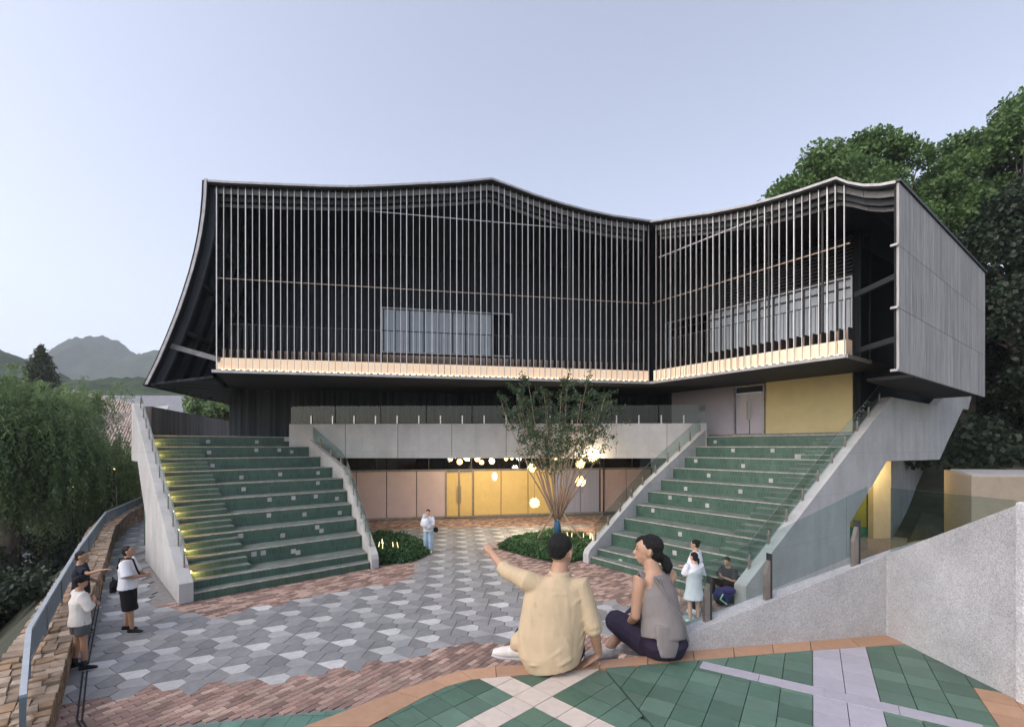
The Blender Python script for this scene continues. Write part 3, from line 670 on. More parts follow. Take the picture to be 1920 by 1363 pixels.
plaza = MB().prism([V(-5.6, 4.0, -.06), V(7, 4.0, -.06), V(15, 10, -.06), V(26, 22, -.06), V(12, 30, -.06), V(-22, 32, -.06), V(-22.6, 27, -.06), V(-12.5, 13.6, -.06), V(-6.4, 5.9, -.06)], V(0, 0, .036)).build('plaza', simple('sand_joint', (.2, .19, .185), .95, .2, 8), None, kind='structure')
pg = [(.45, .458, .462), (.195, .202, .21), (.228, .235, .244), (.305, .312, .32), (.245, .252, .262), (.205, .212, .22)]
M_pav = [simple('paver_%d' % i, c, .75, .1, 9, .25, 60, randv=.13, blotch=.25) for i, c in enumerate(pg)]
a_ = .205; pent = [(0, 0), (2, 0), (2.5, .866), (2, 1.732), (1, 1.732)]
rot0 = R(-30) + R(-4)
def paver_poly(k, shrink=.012):
    cx = sum(p[0] for p in pent)/5; cy = sum(p[1] for p in pent)/5; out = []
    for x, y in pent:
        x, y = x*a_, y*a_; dx, dy = cx*a_-x, cy*a_-y; l = math.hypot(dx, dy); x += dx/l*shrink*.6; y += dy/l*shrink*.6
        an = rot0 + k*math.pi/3; out.append((x*math.cos(an)-y*math.sin(an), x*math.sin(an)+y*math.cos(an)))
    return out
pav_mesh = []
for k in range(6):
    pp = paver_poly(k); top = [V(x, y, 0) for x, y in pp]; cxy = sum((V(*p) for p in pp), V(0, 0))/5
    mb = MB(); inn = [V(cxy.x+(x-cxy.x)*.985, cxy.y+(y-cxy.y)*.985, 0) for x, y in pp]; mid = [V(x, y, -.005) for x, y in pp]; bot = [V(x, y, -.04) for x, y in pp]
    mb.v = [tuple(v) for v in inn+mid+bot]; mb.f = [(0, 1, 2, 3, 4)] + [(i, i+5, (i+1) % 5+5, (i+1) % 5) for i in range(5)] + [(i+5, i+10, (i+1) % 5+10, (i+1) % 5+5) for i in range(5)]
    me = bpy.data.meshes.new('paver'); me.from_pydata(mb.v, [], mb.f); me.materials.append(M_pav[k]); pav_mesh.append(me)
tx = (4.5*a_, .866*a_); T1 = V(tx[0]*math.cos(rot0)-tx[1]*math.sin(rot0), tx[0]*math.sin(rot0)+tx[1]*math.cos(rot0))
T2 = V(T1.x*.5-T1.y*.866025, T1.x*.866025+T1.y*.5)
cells = []
for i in range(-45, 46):
    for j in range(-30, 60):
        c = T1*i + T2*j
        if not (-23 < c.x < 8 and 6 < c.y < 30): continue
        for k in range(6):
            pp = paver_poly(k, 0); mx_ = sum(p[0] for p in pp)/5+c.x; my_ = sum(p[1] for p in pp)/5+c.y
            if inside(PAVE, mx_, my_): cells.append((my_*my_ + mx_*mx_*.2 + (400 if mx_ > 2.5 else 0), c.x, c.y, k))
cells.sort()
for (_, x, y, k) in cells[:300]:
    o = bpy.data.objects.new('paver', pav_mesh[k]); C.objects.link(o); o.parent = plaza
    o.location = (x, y, random.uniform(-.002, .002)); o.rotation_euler = (random.uniform(-.004, .004), random.uniform(-.004, .004), 0)
for k in range(6):
    mb = MB(); me = pav_mesh[k]; bv = [v.co.copy() for v in me.vertices]; bf = [tuple(p.vertices) for p in me.polygons]
    for (_, x, y, kk) in cells[300:]:
        if kk == k:
            dz = random.uniform(-.002, .002); mb.add([b+V(x, y, dz) for b in bv], bf)
    mb.build('paver_field', M_pav[k], plaza, fix=False, kind='stuff')
# clay bricks where the grey pavers stop
BR = [(-6.55, 6.35), (-4.8, 6.6), (-2.75, 7.04), (0, 7.6), (4, 8.4), (7.6, 9.2), (8.6, 11), (6.3, 12.5), (3.0, 16.3), (3.7, 18.5), (7, 27.3), (-8.0, 24.9), (-6.5, 20), (-4.9, 15.6), (-8.2, 12.2), (-8.8, 11.6), (-6.9, 7.2)]
M_brk = [simple('clay_brick_%d' % i, c, .85, .22, 14, .3, 70, randv=.3, blotch=.2) for i, c in enumerate([(.29, .19, .155), (.235, .155, .13), (.35, .25, .205)])]
def brick_mesh(m):
    mb = MB(); l, w, b = .114, .056, .006
    mb.v = [(-l+b, -w+b, -.004), (l-b, -w+b, -.004), (l-b, w-b, -.004), (-l+b, w-b, -.004), (-l, -w, -.01), (l, -w, -.01), (l, w, -.01), (-l, w, -.01), (-l, -w, -.04), (l, -w, -.04), (l, w, -.04), (-l, w, -.04)]
    mb.f = [(0, 1, 2, 3)] + [(i, i+4, (i+1) % 4+4, (i+1) % 4) for i in range(4)] + [(i+4, i+8, (i+1) % 4+8, (i+1) % 4+4) for i in range(4)]
    me = bpy.data.meshes.new('brick'); me.from_pydata(mb.v, [], mb.f); me.materials.append(m); return me
bmesh_ = [brick_mesh(m) for m in M_brk]
bricks = []
for (ang, y0, y1) in ((57, 5, 10.4), (46, 10.4, 30)):
    ca, sa = math.cos(R(ang)), math.sin(R(ang))
    for i in range(-160, 260):
        for j in range(-260, 320):
            u, w = (i + (.5 if j % 2 else 0))*.236, j*.12; x, y = u*ca - w*sa, u*sa + w*ca
            if not (y0 <= y < y1 and -9 < x < 9): continue
            if not inside(BR, x, y): continue
            if inside(PAVE, x, y) and edge_dist(PAVE, x, y) > .5: continue
            bricks.append((y*y+x*x*.3 + (300 if (x > 2.2 or (x > -.8 and y < 9.3)) else 0), x, y, R(ang)))
bricks.sort()
for (_, x, y, an) in bricks[:300]:
    o = bpy.data.objects.new('brick', random.choice(bmesh_)); C.objects.link(o); o.parent = plaza
    o.location = (x, y, random.uniform(-.003, .001)); o.rotation_euler = (random.uniform(-.01, .01), random.uniform(-.01, .01), an + random.uniform(-.012, .012))
mbs = [MB() for _ in bmesh_]
for (_, x, y, an) in bricks[300:]:
    k = random.randrange(3); me = bmesh_[k]; ca, sa = math.cos(an), math.sin(an); dz = random.uniform(-.003, .001)
    mbs[k].add([(v.co.x*ca-v.co.y*sa+x, v.co.x*sa+v.co.y*ca+y, v.co.z+dz) for v in me.vertices], [tuple(p.vertices) for p in me.polygons])
for k in range(3): mbs[k].build('brick_field', M_brk[k], plaza, fix=False, kind='stuff')
# green tiled strip at the foot of the camera terrace, and the slot drain
MB().prism([V(-6.0, 5.2, -.03), V(3, 5.2, -.03), V(3, 8.15, -.03), V(0, 7.55, -.03), V(-2.75, 6.99, -.03), V(-4.8, 6.55, -.03), V(-6.3, 6.3, -.03)], V(0, 0, .03)).build('tile_strip', tilemat('green_strip_tile', (.1, .2, .16), .3, .3, (.05, .08, .07), .5, 'xy', .15, .008), plaza)
dp = [(-5.65, 6.4), (-6.1, 6.77), (-7.38, 8.3), (-10.9, 12.7), (-14.8, 17.6), (-18.5, 22.8)]
for a, b in zip(dp, dp[1:]):
    for dx in (-.035, .035):
        MB().bar(V(a[0]+dx, a[1], .004), V(b[0]+dx, b[1], .004), .022, .012).build('slot_drain', M_dark, plaza)

# ================================================================= camera terrace with tiled floor
PZ = EYE - 1.46
M_tg = [simple('green_floor_tile_%d' % i, c, .42, .1, 20, .1, 120, randv=.14, blotch=.32) for i, c in enumerate([(.085, .155, .115), (.072, .14, .1), (.1, .172, .13)])]
M_tc = simple('cream_floor_tile', (.52, .45, .39), .6, .07, 20, .1, 120, randv=.06)
M_tl = simple('lilac_floor_tile', (.36, .345, .39), .6, .06, 20, .1, 120, randv=.06)
M_to = simple('orange_floor_tile', (.4, .24, .15), .6, .09, 20, .1, 120, randv=.12)
OUT = [(-1.5, 1.95), (-1.09, 2.51), (-.70, 2.87), (-.515, 3.01), (-.344, 3.14), (-.11, 3.205), (.60, 3.29), (1.30, 3.45), (2.26, 3.64), (2.91, 3.73)]
INN = [(-1.15, 1.95), (-.75, 2.51), (-.53, 2.79), (-.40, 2.93), (-.25, 3.02), (-.10, 3.05), (.58, 3.17), (1.25, 3.29), (2.15, 3.45), (2.93, 3.56)]
terr = MB().prism([V(x, y, -.02) for x, y in [(-1.5, 0.6), (3.4, .6), (3.4, 2.0), (2.93, 3.74)] + OUT[::-1][1:]], V(0, 0, PZ-.01)).build('terrace', M_conc2, None, kind='structure')
def clip(poly, cl):
    """convex clip, cl counter-clockwise"""
    out = poly
    for (ax, ay), (bx, by) in zip(cl, cl[1:]+cl[:1]):
        inp = out; out = []
        if not inp: return []
        f = lambda p: (bx-ax)*(p[1]-ay)-(by-ay)*(p[0]-ax)
        for i in range(len(inp)):
            p, q = inp[i], inp[(i+1) % len(inp)]; fp, fq = f(p), f(q)
            if fp >= 0: out.append(p)
            if (fp >= 0) != (fq >= 0): t = fp/(fp-fq); out.append((p[0]+(q[0]-p[0])*t, p[1]+(q[1]-p[1])*t))
    return out
def area(p): return abs(sum(p[i][0]*p[(i+1) % len(p)][1]-p[(i+1) % len(p)][0]*p[i][1] for i in range(len(p))))/2
def tile(poly, m, gap=.0022):
    if len(poly) < 3 or area(poly) < .0015: return
    cx = sum(p[0] for p in poly)/len(poly); cy = sum(p[1] for p in poly)/len(poly)
    pp = []
    for x, y in poly:
        l = math.hypot(x-cx, y-cy) or 1; f = max(0, 1-gap*1.4/l); pp.append(V(cx+(x-cx)*f, cy+(y-cy)*f, PZ-.028))
    MB().prism(pp, V(0, 0, .028+random.uniform(-.0008, .0008))).build('tile', m, terr)
FL = [(-1.15, .7), (1.1, .7), (.60, 3.17)] + INN[0:6][::-1]
FR = [(1.11, .7), (3.3, .7), (3.3, 2.0), (2.93, 3.56), (2.15, 3.45), (1.25, 3.29), (.61, 3.175)]
def field(regs, o, ang, s, colour):
    ca, sa = math.cos(R(ang)), math.sin(R(ang))
    for i in range(-30, 31):
        for j in range(-30, 31):
            sq = [(o[0]+(i+a)*s*ca-(j+b)*s*sa, o[1]+(i+a)*s*sa+(j+b)*s*ca) for a, b in ((0, 0), (1, 0), (1, 1), (0, 1))]
            if max(p[1] for p in sq) < 2.0: continue
            for rg in regs:
                c = clip(sq, rg)
                if c and area(c) > .0015: tile(c, colour(i, j))
def ccw(p): return p if sum(p[i][0]*p[(i+1) % len(p)][1]-p[(i+1) % len(p)][0]*p[i][1] for i in range(len(p))) > 0 else p[::-1]
# the left field is split where its outline turns, so that each piece is convex
field([ccw(FL)], (.01, 2.815), 45, .16, lambda i, j: M_tc if (j == -1 or i == 0) else random.choice(M_tg))
def colR(i, j):
    if i in (0,): return M_tl
    if i == 3: return M_to
    return random.choice(M_tg)
field([ccw(FR)], (1.93, 3.08), -32, .165, lambda i, j: M_tl if i in (0, 1) else (M_to if i in (5, 6) and j < 2 else random.choice(M_tg)))
for a in range(len(OUT)-1):
    n = max(1, int((V(*OUT[a+1])-V(*OUT[a])).length/.3))
    for k in range(n):
        f0, f1 = k/n, (k+1)/n; L2 = lambda P_, f: (P_[a][0]+(P_[a+1][0]-P_[a][0])*f, P_[a][1]+(P_[a+1][1]-P_[a][1])*f)
        tile([L2(OUT, f0), L2(OUT, f1), L2(INN, f1), L2(INN, f0)], M_to)
# thin lilac course laid across the right field, a few millimetres proud
lb = [(1.3, 3.27), (2.47, 2.52), (2.41, 2.43), (1.24, 3.18)]
for k in range(4):
    g = lambda f, a, b: (lb[a][0]+(lb[b][0]-lb[a][0])*f, lb[a][1]+(lb[b][1]-lb[a][1])*f)
    q = [g(k/4, 0, 1), g((k+1)/4, 0, 1), g((k+1)/4, 3, 2), g(k/4, 3, 2)]
    cx = sum(p[0] for p in q)/4; cy = sum(p[1] for p in q)/4
    MB().prism([V(cx+(x-cx)*.99, cy+(y-cy)*.99, PZ-.02) for x, y in q], V(0, 0, .0235)).build('tile', M_tl, terr)
# lower steps of the terrace with lilac edges, seen past its curved corner
for s, (dz, m1, m2) in enumerate(((.15, M_tl, M_to), (.3, M_tl, M_to))):
    for a in range(0, 7):
        o0 = [V(*p) for p in OUT[a:a+2]]; d = (o0[1]-o0[0]).normalized(); nn = V(-d.y, d.x)
        nA = (V(*OUT[a+1])-V(*OUT[max(a-1, 0)])).normalized(); nB = (V(*OUT[min(a+2, len(OUT)-1)])-V(*OUT[a])).normalized()
        nA = V(-nA.y, nA.x); nB = V(-nB.y, nB.x); w0, w1 = s*.22, (s+1)*.22
        poly = [o0[0]+nA*w0, o0[1]+nB*w0, o0[1]+nB*w1, o0[0]+nA*w1]
        MB().prism([V(p.x, p.y, PZ-dz-.3) for p in poly], V(0, 0, .29)).build('step', m2, terr)
        p2 = [o0[0]+nA*(w1-.06), o0[1]+nB*(w1-.06), o0[1]+nB*(w1+.006), o0[0]+nA*(w1+.006)]
        MB().prism([V(p.x, p.y, PZ-dz-.03) for p in p2], V(0, 0, .034)).build('step_edge', m1, terr)
# speckled granite wall round the terrace corner, with its glass rail
M_post2 = simple('brushed_bronze', (.24, .215, .195), .4, .15, 10, metal=.55)
gw_ = thing('granite_parapet', 'speckled grey granite parapet wall rising along the tiled terrace', 'wall', (2.9, 3.7, PZ))
seg1 = [V(1.22, 3.44, 2.50), V(2.91, 3.73, 3.015)]; seg2 = [V(2.91, 3.73, 3.015), V(2.915, 2.80, 3.51)]
out1 = V(-.03, .3, 0)
MB().add([(1.2, 3.43, 1.2), (2.915, 3.732, 1.2), (2.917, 2.778, 1.2), (1.2, 3.43, 2.495), (2.915, 3.732, 3.015), (2.917, 2.778, 3.515),
          (1.17, 3.6, 1.2), (3.105, 3.92, 1.2), (3.117, 2.778, 1.2), (1.17, 3.6, 2.497), (3.105, 3.92, 3.02), (3.117, 2.778, 3.518)],
         [(0, 1, 4, 3), (1, 2, 5, 4), (7, 6, 9, 10), (8, 7, 10, 11), (3, 4, 10, 9), (4, 5, 11, 10), (0, 3, 9, 6), (2, 8, 11, 5), (0, 6, 7, 1), (1, 7, 8, 2)]).build('wall_slab', M_gran, gw_, bevel=.006)
MB().abox(2.905, 3.6, 1.6, 2.776, 1.2, 3.535).build('end_pier', M_granw, gw_, bevel=.012)
for f in (.12, .41, .86):
    p = seg1[0].lerp(seg1[1], f) + V(.0, .06, -.12); d = V(.985, .17, 0)
    MB().prism([p, p+d*.04, p+d*.04+UZ*.40, p+d*.03+UZ*.40, p+UZ*.29], V(-.008, .03, 0)).build('rail_post', M_post2, gw_)
    MB().box(p+d*.045, d*.012, V(-.01, .05, 0), UZ*.45).build('rail_clip', M_steel, gw_)
q0 = seg1[0]+V(.02, .09, .02); q1 = seg1[1]+V(-.08, .09, .02); nn = V(-.002, .012, 0)
for fa, fb in ((0, .14), (.145, .43), (.435, .88), (.885, 1)):
    a, b = q0.lerp(q1, fa), q0.lerp(q1, fb)
    MB().prism([a, b, b+UZ*(.36+.14*fb), a+UZ*(.36+.14*fa)], nn).build('rail_glass', M_glass, gw_)
MB().prism([V(2.98, 3.78, 3.02), V(3.0, 2.86, 3.5), V(3.0, 2.86, 3.53), V(2.98, 3.78, 3.53)], V(.012, 0, 0)).build('rail_glass', M_glass, gw_)
# ================================================================= left stone wall, railing, land, hills
WL = [(-5.2, 5.2), (-6.3, 6.6), (-7.57, 8.2), (-11.7, 13.75), (-15.9, 19.2), (-18.2, 22.8), (-20.2, 26.6), (-21.2, 31)]
ZW = [.36, .42, .47, .55, .68, .74, .78, .8]
def along(path, s, zs=None):
    for i, (a, b) in enumerate(zip(path, path[1:])):
        L_ = math.hypot(b[0]-a[0], b[1]-a[1])
        if s <= L_ or i == len(path)-2:
            f = s/L_; d = V((b[0]-a[0])/L_, (b[1]-a[1])/L_, 0)
            return V(a[0]+(b[0]-a[0])*f, a[1]+(b[1]-a[1])*f, (zs[i]+(zs[i+1]-zs[i])*f) if zs else 0), d
        s -= L_
tot = sum(math.hypot(b[0]-a[0], b[1]-a[1]) for a, b in zip(WL, WL[1:]))
swall = thing('stone_wall', 'low tan rubble stone wall along the stream path', 'wall', (-7.6, 8.2, 0))
core = MB(); n = 40
for i in range(n+1):
    p, d = along(WL, tot*i/n, ZW); sd = V(-d.y, d.x, 0)
    for o, z in ((.03, -.05), (.78, -3.5), (.78, p.z-.05), (.03, p.z-.05)): core.v.append((p.x+sd.x*o, p.y+sd.y*o, z))
for i in range(n):
    for k in range(4): core.f.append((i*4+k, i*4+(k+1) % 4, (i+1)*4+(k+1) % 4, (i+1)*4+k))
core.f += [(0, 1, 2, 3), (n*4+3, n*4+2, n*4+1, n*4)]
core.build('wall_core', simple('mortar', (.16, .125, .095), .95, .25, 8, .4, 30), swall)
M_stone = [simple('rubble_stone_%d' % i, c, .85, .22, 5, .6, 18, blotch=.2, randv=.18) for i, c in enumerate([(.36, .27, .19), (.3, .225, .165), (.42, .33, .25), (.33, .22, .135)])]
M_stoned = [simple('face_stone_%d' % i, c, .9, .25, 6, .6, 18, randv=.2) for i, c in enumerate([(.2, .135, .085), (.165, .11, .075), (.24, .165, .1)])]
def stone(pts, z0, h, m, nrm=V(0, 0, 1)):
    c = sum(pts, V(0, 0, 0))/len(pts); k = len(pts)
    mb = MB(); base = [c+(p-c)*.97 for p in pts]; mid = [c+(p-c)*random.uniform(.94, .99)+nrm*h*.7 for p in pts]; top = [c+(p-c)*random.uniform(.88, .95)+nrm*h*random.uniform(.8, 1.2) for p in pts]
    mb.v = [tuple(v) for v in base+mid+top]
    mb.f = [tuple(range(2*k, 3*k))] + [(i, (i+1) % k, k+(i+1) % k, k+i) for i in range(k)] + [(k+i, k+(i+1) % k, 2*k+(i+1) % k, 2*k+i) for i in range(k)]
    mb.build('stone', m, swall)
s = 0.0
while s < tot-.3:
    L_ = random.uniform(.13, .3)*(1 + s/tot*1.9); cuts = sorted([random.uniform(.1, .24), random.uniform(.3, .42), random.uniform(.5, .64)])
    cuts = [-.02] + cuts + [.8]; p0, d0 = along(WL, s, ZW); p1, d1 = along(WL, min(s+L_, tot), ZW); s0, s1 = V(-d0.y, d0.x, 0), V(-d1.y, d1.x, 0)
    for a, b in zip(cuts, cuts[1:]):
        j = lambda: random.uniform(-.05, .05)
        pts = [p0+s0*a+d0*(.012+abs(j())*.3)-UZ*.05, p0+s0*b+d0*(.012+abs(j()))-UZ*.05, p1+s1*(b+j())-d1*(.012+abs(j()))-UZ*.05, p1+s1*(a+abs(j())*.3)-d1*.012-UZ*.05]
        if random.random() < .5: pts.insert(2, (pts[1]+pts[2])/2 + s0*random.uniform(.0, .03))
        stone(pts, 0, random.uniform(.02, .06), random.choice(M_stone))
    # inner face courses
    zz = -.02
    while zz < p0.z-.1:
        hh = random.uniform(.11, .2)*(1+s/tot*1.2); hh = min(hh, p0.z-.04-zz)
        pts = [p0+d0*.01, p1-d1*.01]; o = -s0
        q = [V(pts[0].x, pts[0].y, zz+.008), V(pts[1].x, pts[1].y, zz+.008+random.uniform(-.01, .02)), V(pts[1].x, pts[1].y, zz+hh-.006), V(pts[0].x, pts[0].y, zz+hh-.006)]
        stone([v+s0*.03 for v in q], 0, .045, random.choice(M_stoned), -s0)
        zz += hh
    s += L_
# railing
RLp = [(-5.79, 5.68), (-7.4, 7.35), (-12.0, 13.3), (-17.1, 20.2), (-20.4, 26.5), (-21.6, 31)]
RZ = [.9, 1.05, 1.08, 1.1, 1.12, 1.12]
M_railb = simple('blue_grey_railing', (.13, .165, .2), .5, .15, 6, metal=.2); M_railt = simple('pale_handrail', (.42, .46, .49), .4, .1, 6, metal=.3)
rlg = thing('railing', 'blue grey metal railing with pale handrail on the stone wall', 'railing', (-7.4, 7.35, .4))
for a, b, za, zb in zip(RLp, RLp[1:], RZ, RZ[1:]):
    MB().bar(V(*a, za), V(*b, zb), .065, .045).build('handrail', M_railt, rlg)
    MB().bar(V(*a, za-.5), V(*b, zb-.42), .03, .03).build('bottom_rail', M_railb, rlg)
rt = sum(math.hypot(b[0]-a[0], b[1]-a[1]) for a, b in zip(RLp, RLp[1:]))
bars = MB(); x = .05
while x < rt:
    p, d = along(RLp, x, RZ); bars.bar(V(p.x, p.y, p.z-.47), V(p.x, p.y, p.z-.02), .016, .03, up=d); x += .085
bars.build('baluster', M_railb, rlg, kind='stuff')
for i in range(16):
    p, d = along(RLp, rt*i/15, RZ); MB().bar(V(p.x, p.y, p.z-.62), V(p.x, p.y, p.z), .06, .06, up=d).build('post', M_railb, rlg)

# land
M_soil = simple('dark_bank_soil', (.05, .055, .035), .95, .4, .6, .6, 6, blotch=.4)
def wall_side(x, y):
    best = 1e9; sg = 0
    for (ax, ay), (bx, by) in zip(WL, WL[1:]+[(-24, 60)]):
        d = V(bx-ax, by-ay); t = max(0, min(1, V(x-ax, y-ay).dot(d)/d.dot(d))); q = V(ax, ay)+d*t; l = math.hypot(x-q.x, y-q.y)
        if l < best: best = l; sg = d.x*(y-ay)-d.y*(x-ax)
    return best if sg > 0 else -best
def sstep(a, b, x): t = max(0, min(1, (x-a)/(b-a))); return t*t*(3-2*t)
def land(x, y):
    h = -.35
    w = wall_side(x, y)
    if w > .3: h -= 3.4*sstep(.6, 4.5, w); h += 3.4*sstep(14, 26, w)*sstep(8, 30, y)
    r = sstep(13, 32, x+.2*(y-20))*sstep(12, 26, y); h += 4.6*r
    h += 1.0*sstep(45, 130, y)
    if w > .6 or x > 20: h += .25*noise.noise(V(x*.35, y*.35, 0))
    return h
xs = np.concatenate([np.linspace(-600, -60, 18), np.linspace(-55, 45, 101), np.linspace(50, 600, 18)]); ys = np.concatenate([np.linspace(-60, 0, 8), np.linspace(1, 60, 60), np.linspace(64, 700, 36)])
tb = MB()
for y in ys:
    for x in xs: tb.v.append((float(x), float(y), land(float(x), float(y)) if abs(x) < 60 and y < 140 else .65-(3.75 if False else 0)))
nx = len(xs)
for j in range(len(ys)-1):
    for i in range(nx-1): tb.f.append((j*nx+i, j*nx+i+1, (j+1)*nx+i+1, (j+1)*nx+i))
tb.build('ground', M_soil, None, smooth=True, fix=False, kind='structure')
wm, wnt, wP, wN, wL = new_mat('stream_water')
wP.inputs['Base Color'].default_value = (.012, .016, .014, 1); wP.inputs['Roughness'].default_value = .08
wz = wN.new('ShaderNodeTexNoise'); wz.inputs['Scale'].default_value = 2.5; wz.inputs['Detail'].default_value = 4
wb = wN.new('ShaderNodeBump'); wb.inputs['Strength'].default_value = .25; wL.new(wz.outputs['Fac'], wb.inputs['Height']); wL.new(wb.outputs[0], wP.inputs['Normal'])
MB().prism([V(-70, -10, -3.45), V(-5, -10, -3.45), V(-9, 12, -3.45), V(-22, 33, -3.45), V(-30, 40, -3.45), V(-70, 20, -3.45)], V(0, 0, .02)).build('stream_water', wm, None, kind='structure')
MB().prism([V(-9.5, 4.0, -.6), V(-6.6, 5.4, -.6), V(-7.9, 7.0, -.5), V(-9.2, 8.6, -1.2), V(-11.5, 7, -2.4)], V(0, 0, .06)).build('bank_ledge', simple('bank_stone', (.15, .12, .09), .95, .3, 3, .7, 14), None, kind='structure')

# hills: bumpy wooded surfaces, far ones thinned by the haze
def hillmesh(name, m, ridge, y0, y1, zbase, bump, bs, nx=170, ny=36, seed=0.):
    mb = MB(); x0, x1 = ridge[0][0], ridge[-1][0]
    for j in range(ny+1):
        f = j/ny; y = y0+(y1-y0)*f
        for i in range(nx+1):
            x = x0+(x1-x0)*i/nx; zr = interp(ridge, x); g = math.sin(min(1, f*1.25)*math.pi/2)**1.2 if f <= .8 else 1-(f-.8)*1.5
            z = zbase + (zr-zbase)*g + bump*(noise.noise(V(x/bs, y/bs, seed))*.6+abs(noise.noise(V(x/bs*2.3, y/bs*2.3, seed+5)))*.9+noise.noise(V(x/bs*6, y/bs*6, seed))*.35)*min(1, f*6+.1)
            mb.v.append((x, y, z))
    for j in range(ny):
        for i in range(nx): mb.f.append((j*(nx+1)+i, j*(nx+1)+i+1, (j+1)*(nx+1)+i+1, (j+1)*(nx+1)+i))
    return mb.build(name, m, None, smooth=True, fix=False, kind='structure')
def forestmat(name, dark, light, sc):
    m, nt, P, N, L = new_mat(name); P.inputs['Roughness'].default_value = .9; P.inputs['Specular IOR Level'].default_value = .1
    mp = coords(N, L); a = N.new('ShaderNodeTexNoise'); a.inputs['Scale'].default_value = sc; a.inputs['Detail'].default_value = 8; a.inputs['Roughness'].default_value = .75
    L.new(mp.outputs[0], a.inputs['Vector']); rp = ramp(N, [(.33, dark), (.68, light)]); L.new(a.outputs['Fac'], rp.inputs[0]); L.new(rp.outputs[0], P.inputs['Base Color'])
    bp = N.new('ShaderNodeBump'); bp.inputs['Strength'].default_value = 1; bp.inputs['Distance'].default_value = 3; L.new(a.outputs['Fac'], bp.inputs['Height']); L.new(bp.outputs[0], P.inputs['Normal'])
    return m
M_for = forestmat('forest_canopy', (.02, .04, .02), (.085, .13, .055), .11); M_forf = forestmat('far_forest', (.03, .05, .035), (.07, .1, .06), .04)
hillmesh('hill', M_forf, [(-1500, 190), (-1150, 205), (-1000, 168), (-905, 166), (-850, 176), (-815, 188), (-792, 212), (-770, 209), (-738, 184), (-700, 172), (-650, 188), (-600, 192), (-520, 185), (-300, 150), (0, 90), (400, 120), (1500, 90)], 640, 1010, 2, 11, 30, 520, 70)
hillmesh('hill', M_for, [(-620, 118), (-420, 92), (-345, 74), (-309, 62), (-285, 52), (-267, 43), (-240, 38), (-200, 41), (-150, 38), (-60, 30), (200, 20), (500, 30)], 130, 330, 1, 5, 15, 420, 70, 3.)
hillmesh('hill', M_for, [(-330, 22), (-210, 18), (-150, 13), (-110, 12), (-60, 11), (0, 11), (120, 12), (300, 30)], 75, 175, 1, 3.5, 8, 300, 50, 9.)
# haze: one closed box of even thin air round everything
hz = MB().abox(-1600, 1600, -70, 1100, -6, 285).build('haze', None, None); hz['kind'] = 'stuff'
hm = bpy.data.materials.new('haze'); hm.use_nodes = True; hnt = hm.node_tree; hnt.nodes.remove(hnt.nodes['Principled BSDF'])
pv = hnt.nodes.new('ShaderNodeVolumePrincipled'); pv.inputs['Color'].default_value = (.82, .86, .93, 1); pv.inputs['Density'].default_value = .0005; pv.inputs['Anisotropy'].default_value = .2
hnt.links.new(pv.outputs[0], hnt.nodes['Material Output'].inputs['Volume']); hz.data.materials.append(hm)
tag(hz, 'thin bluish evening haze filling the valley air', 'haze', kind='stuff')
# ================================================================= plants
def leaf_quads(pos, size, rng, up=.0, aspect=.55, droop=None):
    """diamond leaves at pos (n,3); random facing with an optional bias upwards; returns (n*4,3)"""
    n = len(pos); d = rng.normal(size=(n, 3)); d /= np.linalg.norm(d, axis=1)[:, None]
    if droop is not None: d = d*(1-droop) + np.array([0, 0, -1.])*droop; d /= np.linalg.norm(d, axis=1)[:, None]
    nn = rng.normal(size=(n, 3)); nn[:, 2] += up
    s = np.cross(d, nn); s /= (np.linalg.norm(s, axis=1)[:, None]+1e-9)
    sz = size*rng.uniform(.6, 1.25, size=(n, 1))
    a = pos; b = pos + d*sz*.5 + s*sz*aspect*.5; c = pos + d*sz; e = pos + d*sz*.5 - s*sz*aspect*.5
    return np.stack([a, b, c, e], axis=1).reshape(-1, 3)
def in_ball(n, rng, hollow=.35):
    d = rng.normal(size=(n, 3)); d /= np.linalg.norm(d, axis=1)[:, None]
    return d*(hollow + (1-hollow)*rng.uniform(0, 1, size=(n, 1))**.6)
M_bark = simple('tree_bark', (.13, .105, .08), .9, .3, 6, .6, 20, (1, 1, .3))
M_bark2 = simple('pale_smooth_bark', (.3, .215, .15), .8, .2, 9, .3, 30, (1, 1, .3))
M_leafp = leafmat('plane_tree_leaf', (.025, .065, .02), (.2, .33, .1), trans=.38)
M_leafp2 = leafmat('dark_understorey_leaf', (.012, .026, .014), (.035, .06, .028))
M_leafw = leafmat('willow_leaf', (.06, .115, .045), (.3, .42, .17), trans=.38)
M_leafc = leafmat('myrtle_leaf', (.025, .055, .03), (.06, .11, .05))
M_leafs = leafmat('shrub_leaf', (.02, .065, .02), (.06, .15, .045))
